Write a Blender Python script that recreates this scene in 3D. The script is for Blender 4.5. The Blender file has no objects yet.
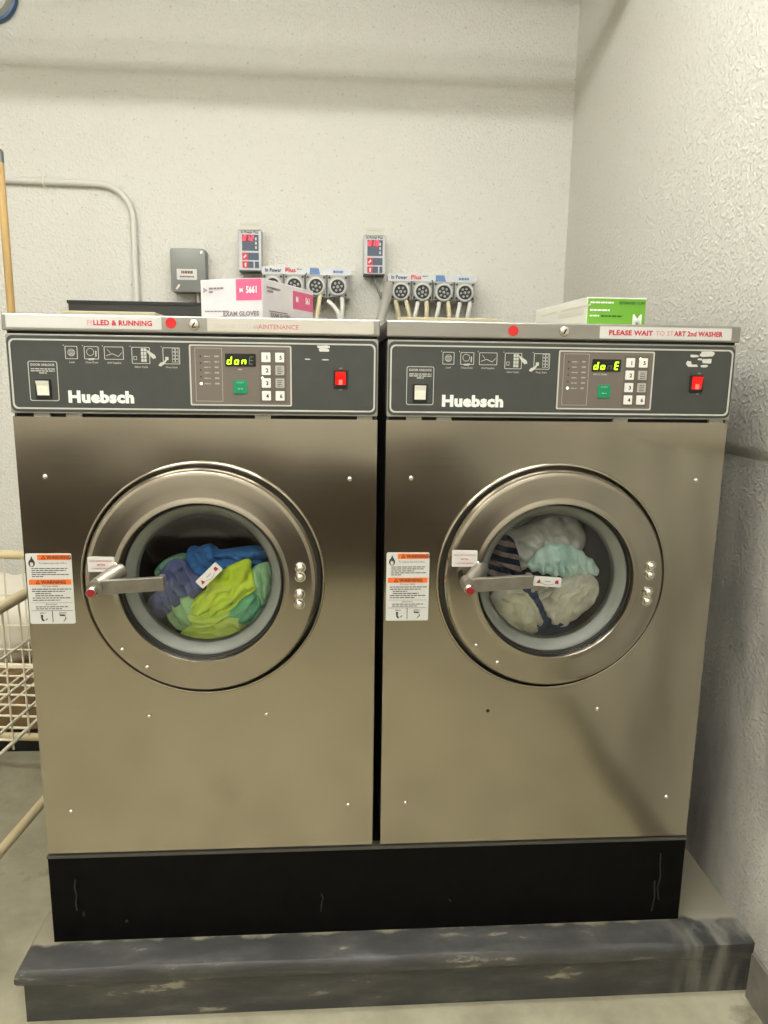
import bpy, bmesh, math, random
from mathutils import Vector, Matrix, noise
random.seed(7)
SC = bpy.context.scene
COL = SC.collection
PI = math.pi

# ------------------------------------------------------------------ camera
cam_d = bpy.data.cameras.new('camera')
cam = bpy.data.objects.new('camera', cam_d); COL.objects.link(cam)
YAW, PITCH, ROLL, FPX = 0.0693, 0.1896, 0.0140, 740.25
f_ = Vector((math.sin(YAW)*math.cos(PITCH), math.cos(YAW)*math.cos(PITCH), -math.sin(PITCH)))
r_ = Vector((math.cos(YAW), -math.sin(YAW), 0)); u_ = r_.cross(f_)
rr = math.cos(ROLL)*r_ + math.sin(ROLL)*u_; uu = -math.sin(ROLL)*r_ + math.cos(ROLL)*u_
m = Matrix((rr, uu, -f_)).transposed().to_4x4(); m.translation = Vector((-0.0953, -1.4723, 1.3878))
cam.matrix_world = m
cam_d.sensor_fit = 'AUTO'; cam_d.sensor_width = 36.0; cam_d.lens = FPX/1024*36
cam_d.clip_start = 0.02
SC.camera = cam

# ------------------------------------------------------------------ world, exposure, light levels
w = bpy.data.worlds.new('world'); SC.world = w; w.use_nodes = True
w.node_tree.nodes['Background'].inputs[0].default_value = (1, .95, .85, 1)
w.node_tree.nodes['Background'].inputs[1].default_value = 0.02
SC.view_settings.view_transform = 'Standard'; SC.view_settings.look = 'None'
SC.view_settings.gamma = 1.0; SC.view_settings.use_curve_mapping = False
SC.view_settings.exposure = 1.34
LAMP_COLOUR = (1.0, 0.995, 0.965)
LAMP_STRENGTH = 9.0
# fluorescent troffers on the ceiling: centre x, centre y; middle and rear rows added as fill
LAMPS = [(-1.35, -0.15), (0.05, -0.15), (-1.35, -1.4), (0.05, -1.4), (-1.35, -2.6), (0.05, -2.6)]

# ------------------------------------------------------------------ materials
def lin(c):
    return tuple(((v/255)/12.92 if v/255 <= .04045 else ((v/255+.055)/1.055)**2.4) for v in c) + (1,)
MATS = {}
def mat(name, rgb, rough=.5, metal=0, emit=None, estr=0, spec=None, var=0, vscale=8, rgb2=None, bump=0, bscale=60, bdist=.002, detail=4, stretch=(1,1,1), coat=0):
    if name in MATS: return MATS[name]
    mt = bpy.data.materials.new(name); mt.use_nodes = True; MATS[name] = mt
    nt = mt.node_tree; b = nt.nodes['Principled BSDF']
    b.inputs['Base Color'].default_value = lin(rgb); b.inputs['Roughness'].default_value = rough; b.inputs['Metallic'].default_value = metal
    if spec is not None: b.inputs['Specular IOR Level'].default_value = spec
    if coat: b.inputs['Coat Weight'].default_value = coat
    if emit: b.inputs['Emission Color'].default_value = lin(emit); b.inputs['Emission Strength'].default_value = estr
    if var or bump:
        tc = nt.nodes.new('ShaderNodeTexCoord'); mp = nt.nodes.new('ShaderNodeMapping')
        mp.inputs['Scale'].default_value = stretch
        nt.links.new(tc.outputs['Object'], mp.inputs['Vector'])
    if var:
        n = nt.nodes.new('ShaderNodeTexNoise'); n.inputs['Scale'].default_value = vscale; n.inputs['Detail'].default_value = detail
        nt.links.new(mp.outputs['Vector'], n.inputs['Vector'])
        r = nt.nodes.new('ShaderNodeValToRGB'); r.color_ramp.elements[0].position = .5-.5*min(1, .3); r.color_ramp.elements[1].position = .65
        r.color_ramp.elements[0].color = lin(rgb)
        r.color_ramp.elements[1].color = lin(rgb2) if rgb2 else lin(tuple(v*(1-var) for v in rgb))
        nt.links.new(n.outputs['Fac'], r.inputs['Fac']); nt.links.new(r.outputs['Color'], b.inputs['Base Color'])
    if bump:
        n = nt.nodes.new('ShaderNodeTexNoise'); n.inputs['Scale'].default_value = bscale; n.inputs['Detail'].default_value = 3
        nt.links.new(mp.outputs['Vector'], n.inputs['Vector'])
        bp = nt.nodes.new('ShaderNodeBump'); bp.inputs['Strength'].default_value = bump; bp.inputs['Distance'].default_value = bdist
        nt.links.new(n.outputs['Fac'], bp.inputs['Height']); nt.links.new(bp.outputs['Normal'], b.inputs['Normal'])
    return mt

def wall_material(name, rgb, stain=None):
    """sprayed knockdown plaster: raised flecks plus scattered pits whose shade is painted as darker specks; optional dirt blotches"""
    mt = mat(name, rgb, .62)
    nt = mt.node_tree; b = nt.nodes['Principled BSDF']; L = nt.links
    tc = nt.nodes.new('ShaderNodeTexCoord')
    n1 = nt.nodes.new('ShaderNodeTexNoise'); n1.inputs['Scale'].default_value = 95; n1.inputs['Detail'].default_value = 3
    r1 = nt.nodes.new('ShaderNodeValToRGB'); r1.color_ramp.elements[0].position = .48; r1.color_ramp.elements[1].position = .62
    n2 = nt.nodes.new('ShaderNodeTexNoise'); n2.inputs['Scale'].default_value = 150; n2.inputs['Detail'].default_value = 3
    ad = nt.nodes.new('ShaderNodeMath'); ad.operation = 'ADD'
    bp = nt.nodes.new('ShaderNodeBump'); bp.inputs['Strength'].default_value = .65; bp.inputs['Distance'].default_value = .0030
    for n in (n1, n2): L.new(tc.outputs['Object'], n.inputs['Vector'])
    L.new(n1.outputs['Fac'], r1.inputs['Fac']); L.new(r1.outputs['Color'], ad.inputs[0]); L.new(n2.outputs['Fac'], ad.inputs[1])
    L.new(ad.outputs[0], bp.inputs['Height']); L.new(bp.outputs['Normal'], b.inputs['Normal'])
    n3 = nt.nodes.new('ShaderNodeTexNoise'); n3.inputs['Scale'].default_value = 85; n3.inputs['Detail'].default_value = 2
    r3 = nt.nodes.new('ShaderNodeValToRGB'); r3.color_ramp.elements[0].position = .66; r3.color_ramp.elements[1].position = .74
    L.new(tc.outputs['Object'], n3.inputs['Vector']); L.new(n3.outputs['Fac'], r3.inputs['Fac'])
    r3.color_ramp.elements[0].color = (0,0,0,1); r3.color_ramp.elements[1].color = (.45,.45,.45,1)
    mx = nt.nodes.new('ShaderNodeMix'); mx.data_type = 'RGBA'
    mx.inputs[6].default_value = lin(rgb); mx.inputs[7].default_value = lin(tuple(v*.72 for v in rgb))
    L.new(r3.outputs['Color'], mx.inputs[0])
    out = mx.outputs[2]
    if stain:
        n4 = nt.nodes.new('ShaderNodeTexNoise'); n4.inputs['Scale'].default_value = 5; n4.inputs['Detail'].default_value = 6
        mp = nt.nodes.new('ShaderNodeMapping'); mp.inputs['Scale'].default_value = (1, 1, .35)
        L.new(tc.outputs['Object'], mp.inputs['Vector']); L.new(mp.outputs['Vector'], n4.inputs['Vector'])
        r4 = nt.nodes.new('ShaderNodeValToRGB'); r4.color_ramp.elements[0].position = .40; r4.color_ramp.elements[1].position = .68
        L.new(n4.outputs['Fac'], r4.inputs['Fac'])
        m2 = nt.nodes.new('ShaderNodeMix'); m2.data_type = 'RGBA'; m2.inputs[7].default_value = lin(stain)
        L.new(r4.outputs['Color'], m2.inputs[0]); L.new(out, m2.inputs[6]); out = m2.outputs[2]
    L.new(out, b.inputs['Base Color'])
    return mt

def patch_material(name, stops, scale, rough, stretch=(1,1,1), bump=.3, bdist=.003):
    """worn paint: several colours through one detailed noise"""
    mt = mat(name, stops[0][1], rough); nt = mt.node_tree; b = nt.nodes['Principled BSDF']; L = nt.links
    tc = nt.nodes.new('ShaderNodeTexCoord'); mp = nt.nodes.new('ShaderNodeMapping'); mp.inputs['Scale'].default_value = stretch
    n = nt.nodes.new('ShaderNodeTexNoise'); n.inputs['Scale'].default_value = scale; n.inputs['Detail'].default_value = 9; n.inputs['Roughness'].default_value = .62
    r = nt.nodes.new('ShaderNodeValToRGB')
    while len(r.color_ramp.elements) < len(stops): r.color_ramp.elements.new(.5)
    for e, (p, c) in zip(r.color_ramp.elements, stops): e.position = p; e.color = lin(c)
    L.new(tc.outputs['Object'], mp.inputs['Vector']); L.new(mp.outputs['Vector'], n.inputs['Vector']); L.new(n.outputs['Fac'], r.inputs['Fac'])
    L.new(r.outputs['Color'], b.inputs['Base Color'])
    bp = nt.nodes.new('ShaderNodeBump'); bp.inputs['Strength'].default_value = bump; bp.inputs['Distance'].default_value = bdist
    L.new(n.outputs['Fac'], bp.inputs['Height']); L.new(bp.outputs['Normal'], b.inputs['Normal'])
    return mt

def steel_material(name, rgb, rough, wave=.35):
    mt = mat(name, rgb, rough, 1.0); nt = mt.node_tree; b = nt.nodes['Principled BSDF']; L = nt.links
    tc = nt.nodes.new('ShaderNodeTexCoord'); mp = nt.nodes.new('ShaderNodeMapping'); mp.inputs['Scale'].default_value = (3, 3, 260)
    n = nt.nodes.new('ShaderNodeTexNoise'); n.inputs['Scale'].default_value = 2; n.inputs['Detail'].default_value = 3
    mr = nt.nodes.new('ShaderNodeMapRange'); mr.inputs['To Min'].default_value = rough-.025; mr.inputs['To Max'].default_value = rough+.03
    L.new(tc.outputs['Object'], mp.inputs['Vector']); L.new(mp.outputs['Vector'], n.inputs['Vector']); L.new(n.outputs['Fac'], mr.inputs['Value']); L.new(mr.outputs['Result'], b.inputs['Roughness'])
    n2 = nt.nodes.new('ShaderNodeTexNoise'); n2.inputs['Scale'].default_value = 3.2; n2.inputs['Detail'].default_value = 1
    bp = nt.nodes.new('ShaderNodeBump'); bp.inputs['Strength'].default_value = wave; bp.inputs['Distance'].default_value = .010
    L.new(tc.outputs['Object'], n2.inputs['Vector']); L.new(n2.outputs['Fac'], bp.inputs['Height']); L.new(bp.outputs['Normal'], b.inputs['Normal'])
    return mt

def glass_material():
    mt = bpy.data.materials.new('window_glass'); mt.use_nodes = True; nt = mt.node_tree; nt.nodes.clear()
    o = nt.nodes.new('ShaderNodeOutputMaterial'); t = nt.nodes.new('ShaderNodeBsdfTransparent'); g = nt.nodes.new('ShaderNodeBsdfGlossy')
    fr = nt.nodes.new('ShaderNodeFresnel'); fr.inputs['IOR'].default_value = 1.45; mx = nt.nodes.new('ShaderNodeMixShader')
    t.inputs['Color'].default_value = (.97, .985, .975, 1); g.inputs['Roughness'].default_value = .03
    nt.links.new(fr.outputs[0], mx.inputs[0]); nt.links.new(t.outputs[0], mx.inputs[1]); nt.links.new(g.outputs[0], mx.inputs[2]); nt.links.new(mx.outputs[0], o.inputs[0])
    return mt
M_GLASS = glass_material()
M_STEEL = steel_material('brushed_steel', (176, 169, 154), .15, .55)
M_DOOR = mat('door_steel', (168, 161, 148), .19, 1)
M_LID = steel_material('lid_steel', (160, 158, 152), .34)
M_CHROME = mat('chrome', (214, 208, 196), .16, 1)
M_CAST = mat('cast_metal', (156, 151, 140), .36, .85, var=.1, vscale=40)
M_FRAME = mat('console_frame', (158, 156, 146), .40, .7)
M_CONSOLE = mat('console_grey', (62, 65, 61), .42, var=.06, vscale=30)
M_TAUPE = mat('keypad_taupe', (108, 99, 90), .45)
M_TAUPE2 = mat('keypad_taupe_dark', (96, 88, 80), .45)
M_LINE = mat('silver_print', (190, 190, 180), .45)
M_PRINT = mat('white_print', (222, 224, 218), .5)
M_DIM = mat('dim_print', (160, 155, 146), .5)
M_BLACK = mat('black_plastic', (14, 14, 13), .35)
M_DARK = mat('dark_recess', (10, 10, 9), .7)
M_KEY = mat('key_white', (222, 222, 214), .45)
M_KEYG = mat('key_grey', (168, 166, 156), .45)
M_INK = mat('ink', (38, 36, 34), .6)
M_GREEN = mat('start_green', (8, 130, 88), .4)
M_SEG = mat('segment_lit', (190, 255, 20), .4, emit=(176, 255, 20), estr=1.6)
M_SEGD = mat('segment_off', (110, 116, 92), .5)
M_LED = mat('led_lit', (240, 255, 190), .4, emit=(225, 255, 170), estr=2.0)
M_REDL = mat('rocker_lit', (176, 12, 10), .3, emit=(255, 22, 12), estr=.35)
M_REDL2 = mat('rocker_mark', (255, 90, 80), .3, emit=(255, 80, 70), estr=.7)
M_WROCK = mat('rocker_white', (232, 230, 214), .35)
M_REDDOT = mat('red_sticker', (196, 26, 20), .45)
M_REDTXT = mat('red_ink', (186, 44, 62), .6)
M_REDFADE = mat('faded_red_ink', (206, 150, 150), .6)
M_PAPER = mat('sticker_paper', (200, 200, 194), .45)
M_PAPERW = mat('label_white', (200, 200, 194), .42)
M_CLEAR = mat('clear_sticker', (202, 198, 188), .30, .55)
M_ORANGE = mat('label_orange', (226, 106, 32), .45)
M_GASKET = mat('gasket_grey', (114, 117, 108), .40, var=.08, vscale=14)
M_DRUM = mat('drum_steel', (52, 50, 46), .42, .8)
M_RUBBER = mat('black_rubber', (20, 20, 20), .6)
M_BODY = mat('side_sheet', (92, 90, 84), .5, .6)
M_BASE = mat('black_base_paint', (6, 6, 6), .55, spec=.10, var=.35, vscale=26, rgb2=(11, 10, 9), bump=.15, bscale=40)
M_SCUFF = mat('scuff_grey', (34, 33, 31), .7)
M_TANP = mat('hopper_tan', (164, 156, 128), .5)

# ------------------------------------------------------------------ mesh helpers
class MB:
    def __init__(s): s.v = []; s.f = []
    def add(s, vs, fs):
        o = len(s.v); s.v += [tuple(v) for v in vs]; s.f += [tuple(i+o for i in f) for f in fs]; return s
    def box(s, x0, x1, y0, y1, z0, z1):
        return s.add([(x0,y0,z0),(x1,y0,z0),(x1,y1,z0),(x0,y1,z0),(x0,y0,z1),(x1,y0,z1),(x1,y1,z1),(x0,y1,z1)],
                     [(0,3,2,1),(4,5,6,7),(0,1,5,4),(1,2,6,5),(2,3,7,6),(3,0,4,7)])
    def plate(s, poly, y0, y1):
        """polygon in (x,z), counter-clockwise seen from the camera (-y); front at y0, back at y1"""
        n = len(poly)
        return s.add([(x,y0,z) for x,z in poly]+[(x,y1,z) for x,z in poly],
                     [tuple(range(n)), tuple(range(2*n-1, n-1, -1))]+[(i, i+n, (i+1)%n+n, (i+1)%n) for i in range(n)])
    def frame(s, po, pi, y0, y1):
        n = len(po)
        vs = [(x,y0,z) for x,z in po]+[(x,y0,z) for x,z in pi]+[(x,y1,z) for x,z in po]+[(x,y1,z) for x,z in pi]
        fs = []
        for i in range(n):
            j = (i+1)%n
            fs += [(i,j,n+j,n+i), (i,2*n+i,2*n+j,j), (n+i,n+j,3*n+j,3*n+i), (2*n+i,3*n+i,3*n+j,2*n+j)]
        return s.add(vs, fs)
    def lathe(s, prof, cx=0, cz=0, n=64, cy=0, closed=False):
        """profile of (radius, y) turned about the y axis through (cx, cz)"""
        k = len(prof); vs = []
        for i in range(n):
            a = 2*PI*i/n
            for r, y in prof: vs.append((cx+r*math.cos(a), cy+y, cz+r*math.sin(a)))
        fs = []
        for i in range(n):
            j = (i+1)%n
            for q in range(k if closed else k-1):
                q2 = (q+1)%k
                fs.append((i*k+q, i*k+q2, j*k+q2, j*k+q))
        return s.add(vs, fs)
    def tube(s, path, r, n=10, caps=True):
        P = [Vector(p) for p in path]; vs = []; fs = []
        t0 = (P[1]-P[0]).normalized(); up = Vector((0,0,1)) if abs(t0.z) < .9 else Vector((1,0,0))
        a = t0.cross(up).normalized()
        for i, p in enumerate(P):
            t = ((P[min(i+1,len(P)-1)]-P[max(i-1,0)])).normalized()
            a = (a-t*a.dot(t)).normalized(); b = t.cross(a)
            rad = r[i] if isinstance(r, (list, tuple)) else r
            for q in range(n):
                an = 2*PI*q/n; vs.append(p+rad*(math.cos(an)*a+math.sin(an)*b))
        for i in range(len(P)-1):
            for q in range(n):
                q2 = (q+1)%n; fs.append((i*n+q, i*n+q2, (i+1)*n+q2, (i+1)*n+q))
        if caps: fs += [tuple(range(n-1,-1,-1)), tuple((len(P)-1)*n+q for q in range(n))]
        return s.add(vs, fs)
    def text(s, body, size, x, y, z, align='CENTER', bold=0, sx=1, rot=0, thick=.0003):
        """flat lettering in the xz plane facing -y; z is the baseline"""
        me = text_mesh(body, size, align, bold)
        ca, sa = math.cos(rot), math.sin(rot); vs = []
        for v in me.vertices:
            px, pz = v.co.x*sx, v.co.y
            vs.append((x+px*ca-pz*sa, y-v.co.z, z+px*sa+pz*ca))
        return s.add(vs, [tuple(p.vertices) for p in me.polygons])
    def build(s, name, material, parent=None, smooth=None, bevel=0, local=False):
        me = bpy.data.meshes.new(name); vs = [Vector(v) for v in s.v]
        o = bpy.data.objects.new(name, me); COL.objects.link(o)
        if parent is not None:
            o.parent = parent
            if not local:
                off = Vector(parent.get('_org', (0,0,0))); vs = [v-off for v in vs]; o['_org'] = tuple(off)
        else:
            xs = [v.x for v in vs]; ys = [v.y for v in vs]; zs = [v.z for v in vs]
            off = Vector(((min(xs)+max(xs))/2, (min(ys)+max(ys))/2, min(zs)))
            if not local:
                vs = [v-off for v in vs]; o.location = off; o['_org'] = tuple(off)
        me.from_pydata([tuple(v) for v in vs], [], s.f)
        if bevel:
            bm = bmesh.new(); bm.from_mesh(me)
            es = [e for e in bm.edges if len(e.link_faces) == 2 and e.calc_face_angle(0) > .6]
            bmesh.ops.bevel(bm, geom=es, offset=bevel, segments=2, affect='EDGES', profile=.5)
            bm.to_mesh(me); bm.free()
        me.materials.append(material)
        bm = bmesh.new(); bm.from_mesh(me); bmesh.ops.recalc_face_normals(bm, faces=bm.faces); bm.to_mesh(me); bm.free()
        if smooth is not None:
            for p in me.polygons: p.use_smooth = True
            bm = bmesh.new(); bm.from_mesh(me)
            for e in bm.edges: e.smooth = not (len(e.link_faces) == 2 and e.calc_face_angle(0) > smooth)
            bm.to_mesh(me); bm.free()
        return o
TXT = {}
def text_mesh(body, size, align, bold):
    k = (body, size, align, bold)
    if k not in TXT:
        cu = bpy.data.curves.new('t', 'FONT'); cu.body = body; cu.size = size; cu.align_x = align; cu.resolution_u = 2
        cu.offset = bold; cu.space_character = 1+bold/size*1.2; cu.extrude = .00012
        o = bpy.data.objects.new('t', cu); COL.objects.link(o); bpy.context.view_layer.update()
        me = bpy.data.meshes.new_from_object(o.evaluated_get(bpy.context.evaluated_depsgraph_get()))
        bpy.data.objects.remove(o); TXT[k] = me
    return TXT[k]
def rect(x0, x1, z0, z1, r=0, n=5):
    if r <= 0: return [(x0,z0),(x1,z0),(x1,z1),(x0,z1)]
    out = []
    for cx, cz, a0 in ((x1-r,z0+r,-PI/2),(x1-r,z1-r,0),(x0+r,z1-r,PI/2),(x0+r,z0+r,PI)):
        for i in range(n+1):
            a = a0+PI/2*i/n; out.append((cx+r*math.cos(a), cz+r*math.sin(a)))
    return out
def thing(name, label, cat, org, group=None, rotz=0):
    o = bpy.data.objects.new(name, None); COL.objects.link(o); o.empty_display_size = .05
    o.location = org; o.rotation_euler = (0, 0, rotz); o['_org'] = tuple(org); o['label'] = label; o['category'] = cat
    if group: o['group'] = group
    return o
def tag(o, label, cat, group=None):
    o['label'] = label; o['category'] = cat
    if group: o['group'] = group
    return o
def struct(o): o['kind'] = 'structure'; return o
def piece(name, me, parent, loc, rot=(0,0,0), scale=(1,1,1)):
    """an object sharing mesh data, placed in world coordinates under a parent"""
    o = bpy.data.objects.new(name, me); COL.objects.link(o); o.parent = parent
    o.location = Vector(loc)-Vector(parent.get('_org', (0,0,0))); o.rotation_euler = rot; o.scale = scale; o['_org'] = tuple(loc)
    return o
def raw_mesh(mb, name, material, smooth=None):
    o = mb.build(name, material, None, smooth, local=True); me = o.data; bpy.data.objects.remove(o); return me

# ------------------------------------------------------------------ the room
CEIL = 3.05
BACK = 1.60
M_WALL = wall_material('plaster_white', (215, 213, 203))
M_WALLLOW = wall_material('plaster_scuffed', (196, 193, 183), stain=(138, 136, 129))
M_WALLP = mat('plain_wall', (206, 202, 192), .7)
M_FLOOR = patch_material('floor_paint', [(.30, (138, 133, 112)), (.48, (158, 153, 130)), (.60, (168, 163, 140)), (.70, (118, 112, 92))], 5.5, .48, bump=.12)
struct(MB().box(-2.4, .95, -3.2, BACK+.1, -.05, 0).build('floor', M_FLOOR))
struct(MB().box(-2.4, .95, BACK, BACK+.1, 0, CEIL).build('wall_back', M_WALL))
# right wall: thicker above a rounded ledge, set back below it
wr = MB()
sec = [(.97,0),(.845,0),(.845,1.205),(.838,1.214),(.826,1.222),(.821,1.232),(.821,CEIL),(.97,CEIL)]
up = [(.97,1.2),(.858,1.2),(.852,1.212),(.843,1.221),(.838,1.233),(.838,CEIL),(.97,CEIL)]
lo = [(.97,0),(.852,0),(.852,1.2),(.97,1.2)]
def extrude_y(sec, y0, y1):
    n = len(sec); return MB().add([(x,y0,z) for x,z in sec]+[(x,y1,z) for x,z in sec],
        [tuple(range(n)), tuple(range(2*n-1,n-1,-1))]+[(i,i+n,(i+1)%n+n,(i+1)%n) for i in range(n)])
wright = struct(extrude_y(up, -3.2, BACK+.02).build('wall_right', M_WALL, smooth=.7))
struct(extrude_y(lo, -3.2, BACK+.02).build('wall_right_lower', M_WALLLOW))
struct(MB().box(-2.5, -2.4, -3.2, BACK+.1, 0, CEIL).build('wall_left', M_WALLP))
struct(MB().box(-2.4, .97, -3.3, -3.2, 0, CEIL).build('wall_front', M_WALLP))
struct(MB().box(-2.4, .82, -3.2, -3.18, 0, .88).build('added_panel_1', mat('reflected_brown', (66, 55, 46), .55)))  # unseen dark panel, added so the steel fronts reflect a dark band
struct(MB().box(-2.5, .97, -3.3, BACK+.1, CEIL, CEIL+.08).build('ceiling', mat('ceiling_white', (228, 224, 212), .8)))
bb = MB().add([(.840,-1.4,0),(.852,-1.4,0),(.852,-.085,0),(.840,-.085,0),(.843,-1.4,.112),(.852,-1.4,.112),(.852,-.085,.112),(.843,-.085,.112)],
     [(0,3,2,1),(4,5,6,7),(0,1,5,4),(1,2,6,5),(2,3,7,6),(3,0,4,7)])
struct(bb.build('baseboard_right', mat('baseboard_grey', (120, 116, 106), .5, var=.15, vscale=20)))

# ceiling lamps: housing and glowing diffuser
M_HOUS = mat('lamp_housing', (225, 225, 220), .5)
M_TUBE = bpy.data.materials.new('lamp_diffuser'); M_TUBE.use_nodes = True
_b = M_TUBE.node_tree.nodes['Principled BSDF']; _b.inputs['Base Color'].default_value = (.8,.8,.8,1)
_b.inputs['Emission Color'].default_value = LAMP_COLOUR+(1,); _b.inputs['Emission Strength'].default_value = LAMP_STRENGTH
for i, (lx, ly) in enumerate(LAMPS):
    where = ('above the front of the washers' if ly > -1 else 'added as fill above the viewer' if ly > -2 else 'added as fill behind the viewer') + (', nearer the left wall' if lx < -.6 else ', nearer the right wall')
    t = thing('ceiling_lamp', 'long fluorescent ceiling lamp '+where, 'lamp', (lx, ly, CEIL-.09), 'fluorescent ceiling lamps')
    MB().box(lx-.61, lx+.61, ly-.15, ly+.15, CEIL-.06, CEIL).build('housing', M_HOUS, t)
    MB().box(lx-.59, lx+.59, ly-.13, ly+.13, CEIL-.09, CEIL-.06).build('diffuser', M_TUBE, t, bevel=.01)
# pipes that run under the ceiling across the room, above the frame; higher one added for a second shadow band
M_PIPE = mat('painted_pipe', (215, 210, 198), .5)
tag(MB().tube([(-2.38,1.05,2.60),(.82,1.05,2.60)], .045, 16).build('overhead_pipe', M_PIPE, smooth=.8), 'white painted pipe under the ceiling, the lower of two', 'pipe', 'overhead pipes')
tag(MB().tube([(-2.38,1.12,2.86),(.82,1.12,2.86)], .04, 16).build('overhead_pipe', M_PIPE, smooth=.8), 'white painted pipe under the ceiling, the higher of two, added for its shadow', 'pipe', 'overhead pipes')

# ------------------------------------------------------------------ concrete pad
def pad_material():
    mt = patch_material('pad_paint', [(.30, (50, 50, 49)), (.50, (64, 64, 62)), (.61, (78, 77, 73)), (.67, (146, 140, 122))], 13, .45, stretch=(.5, 1, 1.6), bump=.6, bdist=.006)
    nt = mt.node_tree; b = nt.nodes['Principled BSDF']; L = nt.links
    src = b.inputs['Base Color'].links[0].from_socket
    tc = nt.nodes.new('ShaderNodeTexCoord'); sp = nt.nodes.new('ShaderNodeSeparateXYZ'); L.new(tc.outputs['Object'], sp.inputs[0])
    n = nt.nodes.new('ShaderNodeTexNoise'); n.inputs['Scale'].default_value = 14; n.inputs['Detail'].default_value = 5; L.new(tc.outputs['Object'], n.inputs['Vector'])
    # the paint stops a little behind the front edge: bare concrete beyond it
    ma = nt.nodes.new('ShaderNodeMath'); ma.operation = 'MULTIPLY_ADD'; ma.inputs[1].default_value = .07; L.new(n.outputs['Fac'], ma.inputs[0]); L.new(sp.outputs['Y'], ma.inputs[2])
    mr = nt.nodes.new('ShaderNodeMapRange'); mr.inputs['From Min'].default_value = -.455; mr.inputs['From Max'].default_value = -.443; L.new(ma.outputs[0], mr.inputs['Value'])
    mx = nt.nodes.new('ShaderNodeMix'); mx.data_type = 'RGBA'; mx.inputs[7].default_value = lin((138, 132, 112))
    L.new(mr.outputs[0], mx.inputs[0]); L.new(src, mx.inputs[6])
    # whitish mineral streaks near the wall end
    mr2 = nt.nodes.new('ShaderNodeMapRange'); mr2.inputs['From Min'].default_value = .60; mr2.inputs['From Max'].default_value = .70; L.new(sp.outputs['X'], mr2.inputs['Value'])
    n2 = nt.nodes.new('ShaderNodeTexNoise'); n2.inputs['Scale'].default_value = 9; n2.inputs['Detail'].default_value = 6
    mp = nt.nodes.new('ShaderNodeMapping'); mp.inputs['Scale'].default_value = (3, 1, .4); L.new(tc.outputs['Object'], mp.inputs[0]); L.new(mp.outputs[0], n2.inputs['Vector'])
    mr3 = nt.nodes.new('ShaderNodeMapRange'); mr3.inputs['From Min'].default_value = .42; mr3.inputs['From Max'].default_value = .62; L.new(n2.outputs['Fac'], mr3.inputs['Value'])
    mu = nt.nodes.new('ShaderNodeMath'); mu.operation = 'MULTIPLY'; mr2.inputs['To Max'].default_value = .6; L.new(mr2.outputs[0], mu.inputs[0]); L.new(mr3.outputs[0], mu.inputs[1])
    mx2 = nt.nodes.new('ShaderNodeMix'); mx2.data_type = 'RGBA'; mx2.inputs[7].default_value = lin((134, 132, 122))
    L.new(mu.outputs[0], mx2.inputs[0]); L.new(mx.outputs[2], mx2.inputs[6]); L.new(mx2.outputs[2], b.inputs['Base Color'])
    return mt
PADZ = .1345
def pad_outline(g, inset):
    return inset
pb = MB()
# profile (distance outwards from the core face, z): wall, undercut, bullnose, top
prof = [(0,0),(0,.088),(.003,.094),(.010,.098),(.0135,.106),(.0135,.116),(.011,.126),(.005,.1325),(-.004,PADZ)]
XL, YF, XR, YB = -.752, -.068, .852, 1.05
ring = []
segs = 40
for d, z in prof:
    row = []
    for i in range(segs+1):                       # along the front from the right wall to the left corner
        x = XR+(XL-XR)*i/segs; row.append((x, YF, z, 0, -1, x < .70))
    for i in range(1, 13): row.append((XL, YF+(YB-YF)*i/12, z, -1, 0, True))
    pts = []
    for k, (x, y, zz, nx, ny, nose) in enumerate(row):
        dd = d if nose or d < 0 else min(d, .002)+.008*(zz/.12)
        if k == segs: X, Y = x-dd, y-dd
        else: X, Y = x+nx*dd, y+ny*dd
        j = noise.noise(Vector((x*7, y*7, zz*18)))*.0035 if 0 < zz < PADZ else 0
        pts.append((X, Y+ny*j, zz))
    ring.append(pts)
n = len(ring[0])
vs = [p for r in ring for p in r]; fs = []
for a in range(len(ring)-1):
    for i in range(n-1): fs.append((a*n+i, (a+1)*n+i, (a+1)*n+i+1, a*n+i+1))
k = len(vs); vs.append((XR, YB, PADZ)); top = [(len(ring)-1)*n+i for i in range(n)]
fs.append(tuple(top+[k]))
pb.add(vs, fs)
pad = pb.build('concrete_pad', pad_material(), smooth=.6)
tag(pad, 'worn grey painted concrete pad with rounded edge carrying both washers', 'concrete pad')

# ------------------------------------------------------------------ black steel base under the washers
base = thing('steel_base', 'long black steel base on the concrete pad under the two washers', 'base', (0, .4, PADZ))
MB().box(-.711, .711, 0, .85, PADZ, .343).build('frame', M_BASE, base, bevel=.002)
MB().box(-.711, .711, -.003, .02, .343, .3485).build('top_flange', M_BODY, base)
sc = MB()
for x, z0, z1 in ((-.655,.215,.29),(-.64,.20,.21),(-.12,.19,.235),(.645,.16,.24),(.655,.19,.31),(-.55,.18,.186),(.17,.205,.21)):
    pts = []; 
    for i in range(5):
        zz = z0+(z1-z0)*i/4; pts.append((x+random.uniform(-.003,.003), zz))
    MB().plate([(a-.0012, b) for a, b in pts][::-1]+[(a+.0012, b) for a, b in pts], -.0034, -.001).build('scuff_mark', M_SCUFF, base)

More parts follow.
